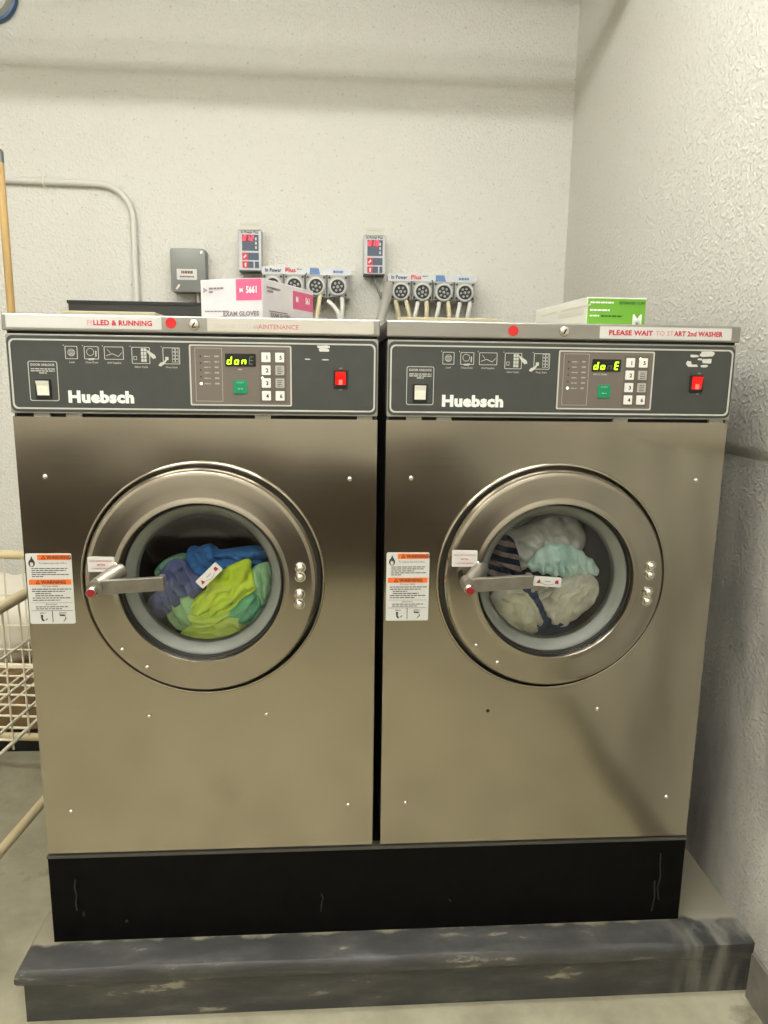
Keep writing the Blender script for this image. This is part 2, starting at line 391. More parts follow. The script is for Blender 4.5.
# ------------------------------------------------------------------ washers
ZB = .3535
P_SCREW = raw_mesh(MB().lathe([(0,-.0032),(.0028,-.003),(.0046,-.0018),(.0052,0)], n=14), 'screw', M_CHROME, .9)
P_BOLT = raw_mesh(MB().lathe([(0,-.013),(.004,-.0122),(.0072,-.0095),(.0085,-.006),(.0088,-.003),(.0112,-.0025),(.0112,0)], n=18), 'bolt', M_CHROME, .9)
P_KEY = raw_mesh(MB().plate(rect(-.0085,.0085,-.009,.009,.0012,2), -.0022, 0), 'key', M_KEY)
P_KEYG = raw_mesh(MB().plate(rect(-.0085,.0085,-.009,.009,.0012,2), -.0022, 0), 'key', M_KEYG)
SEG = {'d': 'bcdeg', 'o': 'cdeg', 'n': 'ceg', 'E': 'adefg', '0': 'abcdef', '1': 'bc', '2': 'abdeg', '3': 'abcdg', '7': 'abc', '8': 'abcdefg'}
def seg_digit(mb, ch, x, z, wd, h, y, slant=.12, th=.0016):
    hx, hz = wd/2, h/2
    lines = {'a': (-hx,hz,hx,hz), 'g': (-hx,0,hx,0), 'd': (-hx,-hz,hx,-hz), 'f': (-hx,0,-hx,hz), 'e': (-hx,-hz,-hx,0), 'b': (hx,0,hx,hz), 'c': (hx,-hz,hx,0)}
    for s_ in SEG[ch]:
        x0, z0, x1, z1 = lines[s_]
        if z0 == z1: p = [(x0,z0-th/2),(x1,z0-th/2),(x1,z0+th/2),(x0,z0+th/2)]
        else: p = [(x0-th/2,z0),(x0+th/2,z0),(x0+th/2,z1),(x0-th/2,z1)]
        mb.plate([(x+a+slant*b, z+b) for a, b in p], y, y+.0004)
def bars(mb, x0, x1, z, h, y, seed=0):
    """rows of print too small to read: words as short dashes"""
    rnd = random.Random(seed+int(x0*1e4)+int(z*1e4)); x = x0
    while x < x1:
        l = min(rnd.uniform(.004, .011), x1-x)
        if l > .0012: mb.plate(rect(x, x+l, z, z+h), y, y+.0002)
        x += l+.0014
def make_washer(x0, right):
    t = thing('washer', ('stainless steel front-load washer on the right, white towels behind its round window' if right else
              'stainless steel front-load washer on the left, green and blue cloths behind its round window'), 'washer', (x0+.35, .0, ZB), 'front-load washers side by side')
    X = lambda v: x0+v
    # body shell: sides, back, top, bottom
    b = MB().box(X(.002), X(.005), .004, .85, ZB, 1.478).box(X(.695), X(.698), .004, .85, ZB, 1.478).box(X(.002), X(.698), .84, .85, ZB, 1.478)
    b.box(X(.002), X(.698), .004, .85, ZB, ZB+.004)
    b.build('body', M_BODY, t)
    # front panel with the round opening
    cx, cz = .352, .9625; RO = .2385
    N = 96; z0, z1 = ZB, 1.2905; o = []; c = []
    for i in range(N):
        a = 2*PI*(i+.5)/N; dx, dz = math.cos(a), math.sin(a)
        s_ = min(((.70-cx) if dx > 0 else cx)/max(abs(dx),1e-6), ((z1-cz) if dz > 0 else (cz-z0))/max(abs(dz),1e-6))
        o.append([X(cx+dx*s_), cz+dz*s_]); c.append((X(cx+dx*RO), cz+dz*RO))
    for px, pz in ((0,z0),(.70,z0),(.70,z1),(0,z1)):
        k = min(range(N), key=lambda q: (o[q][0]-X(px))**2+(o[q][1]-pz)**2); o[k] = [X(px), pz]
    fp = MB().frame([tuple(q) for q in o], c, 0, .004)
    fp.build('front_panel', M_STEEL, t)
    # raised rim of the opening and dark recess behind the door
    MB().lathe([(.2385,.003),(.2375,-.003),(.2395,-.0065),(.2425,-.0065),(.2445,-.003),(.2445,.001)], X(cx), cz, 96).build('opening_rim', M_STEEL, t, smooth=1.2)
    MB().lathe([(.2385,.003),(.236,.014),(.165,.016)], X(cx), cz, 72).build('door_recess', M_BODY, t, smooth=1.0)
    # drum
    dr = MB().lathe([(.165,.027),(.170,.06),(.185,.075),(.262,.085),(.262,.50),(.25,.52),(.06,.53),(0,.50)], X(cx), cz, 64)
    d = dr.build('drum', M_DRUM, t, smooth=.8)
    for k in range(3):
        a = PI/2+.35+k*2*PI/3+(.5 if right else 0); ca, sa = math.cos(a), math.sin(a); pts = []
        lf = MB()
        for r, hw in ((.262,.045),(.215,.022),(.19,.008)):
            for sg in (1, -1): pts.append((X(cx)+r*ca-sg*hw*sa, cz+r*sa+sg*hw*ca))
        a0, b0, a1, b1, a2, b2 = pts
        lf.plate([a0, a1, a2, b2, b1, b0], .12, .49); lf.build('lifter', M_DRUM, d)
    hl = MB()
    for k in range(40):
        for q in range(7):
            a = 2*PI*(k+.5*(q%2))/40; r = .075+q*.026
            hl.lathe([(.0032,.0),(0,.0)], X(cx)+r*math.cos(a), cz+r*math.sin(a), 6, cy=.5165)
    hl.build('perforations', M_DARK, d)['kind'] = 'stuff'
    # door
    dxs = cx-(.001 if right else .0); dcz = .9655
    dp = [(.205,.010),(.223,.005),(.2285,-.004),(.2300,-.016),(.2285,-.025),(.2245,-.0305),(.2195,-.0324),(.2170,-.0327),(.195,-.0342),(.1750,-.0354),(.1725,-.0357),(.1665,-.0385),(.1625,-.0385),(.1600,-.0345),(.1592,-.018),(.1592,.010)]
    door = MB().lathe(dp, X(dxs), dcz, 112).build('door', M_DOOR, t, smooth=.55)
    MB().lathe([(.1588,-.019),(.1584,-.0215),(.1570,-.0205),(.1562,-.013),(.1560,-.004)], X(dxs), dcz, 96).build('window_seal', M_RUBBER, door, smooth=1)
    MB().lathe([(.1575,-.012),(.1555,-.0165),(.1510,-.0160),(.1385,.002),(.1355,.006),(.133,.013)], X(dxs), dcz, 96).build('window_gasket', M_GASKET, door, smooth=1)
    MB().lathe([(0,-.004),(.05,-.0035),(.10,-.001),(.137,.004),(.139,.010),(.137,.011),(.10,.005),(.05,.0025),(0,.002)], X(dxs), dcz, 64).build('window_glass', M_GLASS, door, smooth=1)
    for bx, bz in ((.5475,.9985),(.5472,.9795),(.546,.9435),(.5455,.9235)): piece('bolt', P_BOLT, door, (X(bx+(.001 if right else 0)), -.034, bz))
    for bx, bz in ((.191,.829),(.238,.791)): piece('screw', P_SCREW, door, (X(bx), -.0335, bz), scale=(.85,.85,.85))
    # handle: bracket, pivot boss, lever, red cap
    hb = MB().tube([(X(.197),-.030,.994),(X(.187),-.044,.989),(X(.174),-.060,.983),(X(.163),-.076,.977)], [.0155,.0165,.0150,.0135], 16)
    hb.tube([(X(.162),-.060,.975),(X(.162),-.092,.974)], .0145, 18)
    hb.build('handle_bracket', M_CAST, door, smooth=.8)
    ha = MB(); q = []
    for i in range(9):
        a = PI/2+PI*i/8; q.append((X(.162)+.0140*math.cos(a), .973+.0140*math.sin(a)))
    lever = [(X(.288),.967),(X(.290),.9685),(X(.290),.9925),(X(.288),.994)] + q
    ha.plate(lever, -.086, -.075)
    ha.plate([(X(.279),.967),(X(.290),.9675),(X(.290),.9935),(X(.279),.994)], -.0755, -.062)
    ha.build('handle_lever', M_CAST, door, bevel=.0015)
    MB().lathe([(0,-.0215),(.0085,-.021),(.0098,-.0195),(.0098,0)], X(.160), .9695, 24, cy=-.086).build('handle_cap_collar', M_CHROME, door, smooth=.8)
    MB().lathe([(0,-.0015),(.0075,-.001),(.0079,.001)], X(.160), .9695, 24, cy=-.1075).build('handle_cap', mat('cap_red', (138, 20, 30), .4), door, smooth=.8)
    piece('screw', P_SCREW, door, (X(.188), -.036, 1.006), scale=(.9,.9,.9))
    # small white instruction sticker above the handle
    sx0, sx1, sz0, sz1 = ((.1345,.186,.999,1.0325) if right else (.1345,.186,.9915,1.0215))
    ds = MB().plate(rect(X(sx0), X(sx1), sz0, sz1, .002, 2), -.0362, -.0330).build('door_sticker', M_PAPER, door)
    pk = MB(); h = (sz1-sz0)
    pk.text('PUSH INTO POSITION', .0048, X((sx0+sx1)/2), -.0366, sz1-.33*h, sx=.92)
    pk.text('BEFORE', .0048, X((sx0+sx1)/2), -.0366, sz1-.58*h, sx=.92)
    pk.text('TURNING HANDLE', .0048, X((sx0+sx1)/2), -.0366, sz1-.83*h, sx=.92)
    pk.build('sticker_lettering', M_REDTXT, door)
    # sticker with two arrows on the glass
    if right: gx, gz, ga = .343, .9575, -.075
    else: gx, gz, ga = .3625, .9745, .78
    def gp(u, v): return (X(gx)+u*math.cos(ga)-v*math.sin(ga), gz+u*math.sin(ga)+v*math.cos(ga))
    hw, hh = .029, .0105
    MB().plate([gp(a, b_) for a, b_ in rect(-hw, hw, -hh, hh, .002, 2)], -.0058, -.0042).build('window_sticker', M_PAPER, door)
    gm = MB()
    gm.plate([gp(a, b_) for a, b_ in ((-.024,-.004),(-.0145,-.004),(-.0185,.005))], -.0061, -.0057)
    gm.plate([gp(a, b_) for a, b_ in ((.015,-.003),(.0235,-.004),(.0225,.0045),(.0165,.004))], -.0061, -.0057)
    arc = [(-.013+.026*i/10, -.0035-.0032*math.sin(PI*i/10)) for i in range(11)]
    gm.plate([gp(a, b_-.0008) for a, b_ in arc]+[gp(a, b_) for a, b_ in arc[::-1]], -.0061, -.0057)
    gm.build('sticker_arrows', mat('arrow_red', (150, 26, 36), .5), door)
    gm = MB(); bm_ = [gp(a, b_) for a, b_ in rect(-.006, .006, -.0005, .002)]; gm.plate(bm_, -.0061, -.0057); gm.build('sticker_print', M_DIM, door)
    # front panel screws
    for sx, sz in ((.052,1.174),(.646,1.1715),(.0545,.452),(.646,.4505),(.229,.667),(.472,.667)):
        if right and sx == .229:
            MB().lathe([(0,-.0006),(.0035,-.0004),(.004,0)], X(sx), sz, 12).build('screw_hole', M_DARK, t)
        else: piece('screw', P_SCREW, t, (X(sx), 0, sz))
    # warning label
    lx0, lx1, lz0, lz1 = .0025, .0915, .8735, 1.020
    if right: lx0 += .002; lx1 += .002
    wl = MB().plate(rect(X(lx0), X(lx1), lz0, lz1, .003, 3), -.0007, .0).build('warning_label', M_PAPERW, t)
    o_ = MB().plate(rect(X(lx0+.023), X(lx1-.002), 1.0065, 1.0175), -.0010, -.0007); o_.build('orange_band', M_ORANGE, wl)
    MB().plate(rect(X(lx0+.003), X(lx1-.003), .9555, .9665), -.0010, -.0007).build('orange_band', M_ORANGE, wl)
    k = MB()
    for zz, xo in ((1.0088,.041),(.9578,.027)):
        k.text('WARNING', .0098, X(lx0+xo), -.0013, zz, 'LEFT', bold=.00022, sx=1.0)
        k.frame([(X(lx0+xo-.011),zz-.0004),(X(lx0+xo-.002),zz-.0004),(X(lx0+xo-.0065),zz+.0076)], [(X(lx0+xo-.009),zz+.0008),(X(lx0+xo-.004),zz+.0008),(X(lx0+xo-.0065),zz+.0052)], -.0013, -.001)
    fl = [(.0075,-.011),(.0115,-.0105),(.0145,-.006),(.0145,-.001),(.0125,.003),(.011,.005),(.0085,.0115),(.0065,.005),(.003,.001),(.002,-.004),(.004,-.0095)]
    fi = [(.008,-.010),(.011,-.008),(.0115,-.0045),(.0095,-.001),(.008,-.003),(.0065,-.0005),(.0055,-.004),(.006,-.0085)]
    k.plate([(X(lx0+.003+a), 1.0035+b_) for a, b_ in fl], -.0010, -.0007)
    k.text('To reduce the risk of fire,', .0052, X(lx0+.025), -.0010, .9985, 'LEFT')
    for q, (a, e) in enumerate(((.010,.080),(.010,.077),(.010,.058),(.010,.083),(.010,.032))): bars(k, X(lx0+a), X(lx0+e), .9885-q*.0042, .0017, -.001, q)
    k.text('For your safety', .0050, X(lx0+.0445), -.0010, .9512)
    for q, (a, e) in enumerate(((.008,.085),(.008,.072),(.014,.044),(.014,.068),(.008,.082),(.008,.062))): bars(k, X(lx0+a), X(lx0+e), .9455-q*.0046, .0018, -.001, q+20)
    k.plate(rect(X(lx0+.004), X(lx1-.004), .9180, .9184), -.001, -.0007)
    k.text('IMPORTANT', .0042, X(lx0+.0445), -.0010, .9130)
    for q, (a, e) in enumerate(((.013,.078),(.013,.065))): bars(k, X(lx0+a), X(lx0+e), .9085-q*.0042, .0017, -.001, q+40)
    k.plate(rect(X(lx0+.004), X(lx1-.004), .9008, .9016), -.001, -.0007)
    k.plate(rect(X(lx0+.044), X(lx0+.0454), .8765, .9008), -.001, -.0007)
    k.plate([(X(lx0+a), b_) for a, b_ in ((.021,.8925),(.026,.8925),(.0255,.884),(.029,.880),(.026,.8785),(.0225,.881))], -.001, -.0007)
    k.plate([(X(lx0+a), b_) for a, b_ in ((.031,.880),(.035,.884),(.034,.8855),(.030,.8815))], -.001, -.0007)
    k.plate([(X(lx0+a), b_) for a, b_ in ((.058,.8935),(.059,.890),(.068,.8895),(.0715,.8925))], -.001, -.0007)
    k.plate([(X(lx0+a), b_) for a, b_ in ((.066,.878),(.0715,.884),(.0705,.8885),(.069,.8885),(.0695,.8845),(.065,.879))], -.001, -.0007)
    bars(k, X(lx0+.020), X(lx0+.031), .8955, .0016, -.001, 60); bars(k, X(lx0+.058), X(lx0+.072), .8955, .0016, -.001, 61)
    k.build('label_print', M_INK, wl)
    MB().plate([(X(lx0+.003+a), 1.0035+b_) for a, b_ in fi], -.0013, -.0009).build('flame_centre', M_PAPERW, wl)

    # ---------------- control console
    cs = MB().plate(rect(X(.0), X(.70), 1.2975, 1.4455, .003, 3), -.006, .05).build('console', M_FRAME, t, bevel=.0012)
    MB().plate(rect(X(.002), X(.698), 1.3005, 1.4425, .011, 5), -.0072, -.006).build('console_face', M_CONSOLE, cs)
    MB().frame(rect(X(.0055), X(.6945), 1.3055, 1.4365, .010, 5), rect(X(.0085), X(.6915), 1.3085, 1.4335, .0085, 5), -.0080, -.0072).build('console_border', M_LINE, cs)
    yf = -.0078
    if right: kx = .0035
    else: kx = 0
    # lettering and pictograms
    MB().text('Huebsch', .0296, X(.170), yf, 1.3195, bold=.0016, sx=1.12).build('brand_lettering', M_PRINT, cs)
    pr = MB()
    pr.frame(rect(X(.038), X(.092), 1.321, 1.3955, .004, 4), rect(X(.0392), X(.0908), 1.3222, 1.3943, .0032, 4), yf, yf+.0006)
    pr.text('DOOR UNLOCK', .0062, X(.065), yf, 1.3865, bold=.00015, sx=.95)
    for q, (a, e) in enumerate(((.043,.087),(.043,.087),(.058,.072))): bars(pr, X(a), X(e), 1.3800-q*.0038, .0018, yf, q)
    icons = ((.108,.131,1.400,1.424,'Load'),(.143,.170,1.400,1.424,'Close Door'),(.180,.216,1.400,1.424,'Add Supplies'),(.231,.265,1.393,1.424,'Select Cycle'),(.289,.321,1.393,1.424,'Press Start'))
    pr.build('unlock_legend', M_LINE, cs)['kind'] = 'stuff'
    ic = []
    for q, (a, e, b0, b1, cap) in enumerate(icons):
        pr = MB(); ic.append(pr)
        pr.frame(rect(X(a), X(e), b0, b1, .0015, 2), rect(X(a+.0011), X(e-.0011), b0+.0011, b1-.0011, .001, 2), yf, yf+.0006)
        pr.text(cap, .0050, X((a+e)/2), yf, b0-.0075)
        pr.plate(rect(X(a-.003), X(a-.0015), b1+.0005, b1+.002), yf, yf+.0004)
    pr = ic[0]
    # load: drum circle with cloth
    pr.lathe([(.0068,0),(.0058,0)], X(.1195), 1.412, 20, cy=yf)
    for q in range(4): pr.plate(rect(X(.115), X(.124), 1.4075+q*.0024, 1.4085+q*.0024), yf, yf+.0004)
    pr = ic[1]
    # close door
    pr.lathe([(.0072,0),(.0062,0)], X(.1545), 1.4135, 20, cy=yf)
    pr.plate([(X(.150),1.3985),(X(.160),1.3985),(X(.163),1.4025),(X(.150),1.4015)], yf, yf+.0005)
    pr.plate([(X(.1635),1.405),(X(.1655),1.405),(X(.166),1.416),(X(.164),1.416)], yf, yf+.0005)
    pr = ic[2]
    # add supplies: a pouring line
    for q, (xa, za, xb, zb) in enumerate(((.184,1.407,.195,1.411),(.195,1.411,.206,1.406),(.206,1.406,.213,1.413),(.186,1.419,.192,1.412))):
        pr.plate([(X(xa),za-.0006),(X(xb),zb-.0006),(X(xb),zb+.0006),(X(xa),za+.0006)], yf, yf+.0005)
    pr = ic[3]
    # select cycle: filled keys and pointing hand
    for q in range(4):
        for c_ in range(2): pr.plate(rect(X(.2485+c_*.0055), X(.2530+c_*.0055), 1.3965+q*.0066, 1.4020+q*.0066), yf, yf+.0005)
    pr.plate([(X(.259),1.4195),(X(.263),1.417),(X(.274),1.410),(X(.2765),1.4045),(X(.271),1.4025),(X(.265),1.408),(X(.260),1.415)], yf-.0004, yf+.0004)
    pr.frame(rect(X(.2345), X(.2405), 1.400, 1.407), rect(X(.2353), X(.2397), 1.4008, 1.4062), yf, yf+.0004)
    pr = ic[4]
    # press start: outlined keys and hand
    for q in range(4):
        for c_ in range(2): pr.frame(rect(X(.3065+c_*.006), X(.3122+c_*.006), 1.3965+q*.0066, 1.4025+q*.0066), rect(X(.3072+c_*.006), X(.3115+c_*.006), 1.3972+q*.0066, 1.4018+q*.0066), yf, yf+.0004)
    pr.plate(rect(X(.2935), X(.2995), 1.4005, 1.4065), yf, yf+.0005)
    pr.plate([(X(.2955),1.4035),(X(.290),1.397),(X(.284),1.3955),(X(.280),1.390),(X(.285),1.3885),(X(.292),1.3935),(X(.2975),1.4015)], yf-.0004, yf+.0004)
    for pr in ic: pr.build('pictogram', M_LINE, cs)['kind'] = 'stuff'
    MB().text('ON', .0036, X(.627), yf, 1.3885).build('on_lettering', M_LINE, cs); MB().text('OFF', .0036, X(.627), yf, 1.3475).build('off_lettering', M_LINE, cs)
    # rocker switches
    def rocker(a, e, b0, b1, material, nm, mark=False):
        MB().plate(rect(X(a), X(e), b0, b1, .0015, 2), -.0105, -.007).build('switch_bezel', M_BLACK, cs, bevel=.0006)
        wx0, wx1, wz0, wz1 = a+.0035, e-.0035, b0+.0035, b1-.0035; zm = (wz0+wz1)/2+.006
        r = MB().add([(X(wx0),-.010,wz0),(X(wx1),-.010,wz0),(X(wx1),-.0130,zm),(X(wx0),-.0130,zm),(X(wx1),-.0175,wz1),(X(wx0),-.0175,wz1),(X(wx0),-.008,wz0),(X(wx1),-.008,wz0),(X(wx1),-.008,wz1),(X(wx0),-.008,wz1)],
            [(0,1,2,3),(3,2,4,5),(0,6,7,1),(5,4,8,9),(0,3,5,9,6),(1,7,8,4,2)])
        r.build(nm, material, cs)
        if mark: MB().plate(rect(X((wx0+wx1)/2-.0035), X((wx0+wx1)/2+.0035), wz0+.0035, wz0+.013), -.0142, -.0115).build('switch_mark', M_REDL2, cs)
    rocker(.0495+kx*.3, .0785+kx*.3, 1.3245, 1.3625, M_WROCK, 'door_unlock_switch')
    rocker(.6135-kx*1.2, .6405-kx*1.2, 1.3515, 1.3865, M_REDL, 'power_switch', True)
    # keypad membrane
    a, e, b0, b1 = .3385, .5325, 1.3155, 1.4305
    MB().plate(rect(X(a), X(e), b0, b1, .003, 3), -.0080, -.0070).build('keypad_panel', M_TAUPE, cs)
    MB().frame(rect(X(a), X(e), b0, b1, .003, 3), rect(X(a+.0026), X(e-.0026), b0+.0026, b1-.0026, .002, 3), -.0086, -.0078).build('keypad_border', M_LINE, cs)
    MB().frame(rect(X(.349), X(.4005), 1.3235, 1.4245, .001, 2), rect(X(.350), X(.3995), 1.3245, 1.4235, .001, 2), -.0083, -.0079).build('indicator_outline', M_DIM, cs)
    MB().plate(rect(X(.471), X(.5225), 1.3215, 1.4225), -.0082, -.0079).build('key_field', M_TAUPE2, cs)
    dm = MB()
    for q in range(6):
        zz = 1.4085-q*.0103
        bars(dm, X(.366), X(.378), zz-.001, .0022, -.0083, q); bars(dm, X(.386), X(.3945), zz-.001, .0030, -.0083, q+9)
    bars(dm, X(.430), X(.438), 1.3835, .0030, -.0083, 3)
    if right: bars(dm, X(.410), X(.432), 1.3835, .0030, -.0083, 4)
    dm.build('indicator_print', M_DIM, cs)['kind'] = 'stuff'
    ld = MB()
    for q in range(6):
        if q != 5: ld.lathe([(0,-.0006),(.0013,-.0004),(.0015,0)], X(.3595), 1.4085-q*.0128, 8, cy=-.0080)
    ld.build('indicator_lights', M_DARK, cs)
    MB().lathe([(0,-.0016),(.0019,-.0010),(.0023,0)], X(.3595), 1.4085-4*.0128, 12, cy=-.0080).build('lit_indicator', M_LED, cs)
    MB().plate(rect(X(.4065), X(.4645), 1.3905, 1.4145, .0015, 2), -.0095, -.0079).build('display', M_BLACK, cs)
    s1, s0 = MB(), MB()
    for q, ch in enumerate('donE'):
        lit = (q != 2) if right else (q != 3)
        seg_digit(s1 if lit else s0, ch, X(.4145+q*.0138), 1.4020, .0064, .0135, -.0099, th=.0021 if lit else .0014)
    s1.build('display_digits', M_SEG, cs); s0.build('display_digit_dim', M_SEGD, cs)
    MB().plate(rect(X(.421), X(.447), 1.3385, 1.3650, .003, 3), -.0100, -.0079).build('start_button', M_GREEN, cs, bevel=.0006)
    sb = MB(); sb.text('START', .0052, X(.434), -.0105, 1.3585); bars(sb, X(.429), X(.439), 1.347, .002, -.0104, 5)
    sb.build('start_lettering', mat('start_print', (120, 190, 160), .5), cs)
    kd = MB(); kn = ('1','2','3','4'), ('5','','','6')
    for c_ in range(2):
        for q in range(4):
            kx_, kz_ = .4838+c_*.0262, 1.4085-q*.0243
            piece('key', P_KEY if kn[c_][q] else P_KEYG, cs, (X(kx_), -.0080, kz_))
            if kn[c_][q]: kd.text(kn[c_][q], .0105, X(kx_+.002), -.0106, kz_-.004, bold=.0003)
            else:
                for s_ in range(4): bars(kd, X(kx_-.005), X(kx_+.005), kz_+.004-s_*.0035, .0012, -.0105, s_)
    kd.build('key_numbers', M_INK, cs)
    lx, lz = (.5035, 1.4165) if right else (.4765, 1.3695)
    MB().lathe([(0,-.0016),(.0016,-.0010),(.0020,0)], X(lx), lz, 12, cy=-.0100).build('lit_indicator', M_LED, cs)
    # torn sticker remains
    rs = MB(); rnd = random.Random(5 if right else 9)
    blots = ((.640,1.4275,.032,.011),(.614,1.4235,.018,.006),(.641,1.4140,.022,.009),(.604,1.4095,.012,.010),(.612,1.4045,.022,.006),(.636,1.4040,.016,.005),(.626,1.4170,.010,.004)) if right else ((.594,1.4300,.028,.006),(.595,1.4240,.021,.008),(.598,1.4055,.015,.0025),(.563,1.4060,.012,.0025))
    for bx, bz, bw, bh in blots:
        pts = []
        for i in range(14):
            a_ = 2*PI*i/14; r_q = rnd.uniform(.75, 1.05)
            pts.append((X(bx)+bw/2*r_q*math.copysign(abs(math.cos(a_))**.5, math.cos(a_)), bz+bh/2*r_q*math.copysign(abs(math.sin(a_))**.6, math.sin(a_))))
        MB().plate(pts, -.0078, -.0070).build('sticker_residue', mat('residue', (206, 206, 198), .7), cs)
    # feet of the console frame showing in the slot above the front panel
    MB().box(X(.004), X(.696), .006, .03, 1.288, 1.300).build('console_slot', M_DARK, t)
    for fx in (.04, .10, .46, .66): MB().box(X(fx), X(fx+.03), -.001, .006, 1.2905, 1.2985).build('console_clip', M_FRAME, t)

    # ---------------- lid
    ld_ = MB().box(X(-.003), X(.703), -.012, .86, 1.4505, 1.4825).build('lid', M_LID, t, bevel=.003)
    MB().box(X(.003), X(.697), -.003, .05, 1.4445, 1.4515).build('lid_gap_shade', M_RUBBER, t)  # black strip standing in for the shadow line under the lid
    lkx = .3455 if right else .3505
    lk = MB().lathe([(0,-.006),(.006,-.006),(.0085,-.005),(.0100,-.003),(.0104,0)], X(lkx), 1.4665, 24, cy=-.012); lk.build('lock', M_CHROME, ld_, smooth=.7)
    MB().plate([(X(lkx)+a_, 1.4665+b_) for a_, b_ in ((-.0035,-.0035),(-.001,-.0045),(.003,.003),(.001,.0045))], -.0186, -.0179).build('lock_slot', M_DARK, ld_)
    dx_ = .2445 if right else .3075
    MB().lathe([(0,-.0006),(.0098,-.0006),(.0102,0)], X(dx_), 1.4660 if right else 1.4690, 28, cy=-.012).build('red_dot_sticker', M_REDDOT, ld_)
    if right:
        MB().plate(rect(X(.4165), X(.6835), 1.4545, 1.4775, .001, 2), -.0128, -.0119).build('lid_sticker', M_PAPER, ld_)
        MB().text('PLEASE WAIT', .0130, X(.434), -.0132, 1.4615, 'LEFT', bold=.0005, sx=1.10).build('sticker_lettering', M_REDTXT, ld_)
        MB().text('TO ST', .0130, X(.5285), -.0132, 1.4615, 'LEFT', bold=.0003, sx=1.0).build('sticker_lettering', M_REDFADE, ld_)
        MB().text('ART 2nd WASHER', .0130, X(.5665), -.0132, 1.4615, 'LEFT', bold=.0005, sx=.915).build('sticker_lettering', M_REDTXT, ld_)
    else:
        MB().plate(rect(X(.006), X(.290), 1.4565, 1.4795, .001, 2), -.0128, -.0119).build('lid_sticker', M_PAPER, ld_)
        MB().text('FI', .0130, X(.153), -.0132, 1.4630, 'LEFT', bold=.0003, sx=1.05).build('sticker_lettering', M_REDFADE, ld_)
        MB().text('LLED & RUNNING', .0130, X(.1645), -.0132, 1.4630, 'LEFT', bold=.0005, sx=1.0).build('sticker_lettering', M_REDTXT, ld_)
        MB().plate(rect(X(.375), X(.690), 1.4550, 1.4790, .001, 2), -.0128, -.0119).build('lid_sticker', M_CLEAR, ld_)
        MB().text('THANK YOU M', .0120, X(.388), -.0132, 1.4610, 'LEFT', bold=.0002, sx=.98).build('sticker_lettering', mat('ghost_ink', (196, 184, 176), .6), ld_)
        MB().text('AINTENANCE', .0120, X(.4705), -.0132, 1.4610, 'LEFT', bold=.0003, sx=1.0).build('sticker_lettering', mat('pale_red_ink', (190, 128, 128), .6), ld_)
    hx0, hx1 = (.046, .278) if right else (.015, .220)
    MB().plate(rect(X(hx0), X(hx1), 1.478, 1.5065, .005, 4), .25, .46).build('soap_hopper_lid', M_TANP, t, bevel=.002)
    return t
XW = (-.7089, .0089)
make_washer(XW[0], False); make_washer(XW[1], True)

# ------------------------------------------------------------------ laundry behind the windows
def smooth_poly(p, it=3):
    for _ in range(it):
        q = []
        for i in range(len(p)):
            a, b = p[i], p[(i+1)%len(p)]
            q += [(a[0]*.75+b[0]*.25, a[1]*.75+b[1]*.25), (a[0]*.25+b[0]*.75, a[1]*.25+b[1]*.75)]
        p = q
    return p
def garment(name, x0, outline, y0, bulge, fold, freq, ang, material, seed, depth=.03, ruffle=0):
    P = smooth_poly([(x0+a, b) for a, b in outline], 3 if len(outline) > 8 else 4)
    cx = sum(a for a, b in P)/len(P); cz = sum(b for a, b in P)/len(P); n = len(P); R = 22; grow = 1.08 if x0 > 0 else 1.05
    P = [(cx+(a-cx)*(grow+.06*noise.noise(Vector((a*45, b*45, seed)))), cz+(b-cz)*(grow+.06*noise.noise(Vector((a*45, b*45, seed+.5))))) for a, b in P]
    vs = []; ca, sa = math.cos(ang), math.sin(ang)
    def relief(x, z):
        q = Vector((x*16+seed*3.1, z*16, seed*1.7))
        wv = noise.noise(q)*1.6+noise.noise(q*2.3)*.7
        u = (x*ca+z*sa)*freq*1.7+wv*1.8
        v = (-x*sa+z*ca)*freq*.45+noise.noise(q*1.4+Vector((9,2,4)))*2.0
        return fold*1.9*abs(math.sin(u))**.7+fold*1.2*abs(math.sin(v+.6*u))**.6+fold*.8*noise.noise(q*3.2)+fold*1.1*(1-abs(noise.noise(q*2.2+Vector((3,7,1))))*2.2)-fold*2.1
    for k in range(R+1):
        s = 1-k/R
        for i, (a, b) in enumerate(P):
            x, z = cx+(a-cx)*s, cz+(b-cz)*s
            if ruffle: z += ruffle*math.sin(x*260+seed)*s**3
            y = y0-bulge*(1-s**2.4)**.55-relief(x, z)*min(1, (1-s)*5+.25)
            vs.append((x, max(y, .0145), z))
    fs = []
    for k in range(R):
        for i in range(n):
            j = (i+1)%n; fs.append((k*n+i, (k+1)*n+i, (k+1)*n+j, k*n+j))
    bo = len(vs)
    for k, (sc_, yd) in enumerate(((1.0,.35),(.93,.75),(.70,1.0),(.30,1.08))):
        for a, b in P: vs.append((cx+(a-cx)*sc_, y0+depth*yd, cz+(b-cz)*sc_))
    for i in range(n):
        j = (i+1)%n
        fs.append((i, j, bo+j, bo+i))
        for k in range(3): fs.append((bo+k*n+i, bo+k*n+j, bo+(k+1)*n+j, bo+(k+1)*n+i))
    fs.append(tuple(bo+3*n+i for i in range(n)))
    o = MB().add(vs, fs).build(name, material, smooth=2.0)
    return o
def cloth_mat(name, rgb, dark=.82, rgb2=None):
    return mat(name, rgb, .92, spec=.15, var=1-dark, vscale=18, rgb2=rgb2, bump=.35, bscale=900, bdist=.0008)
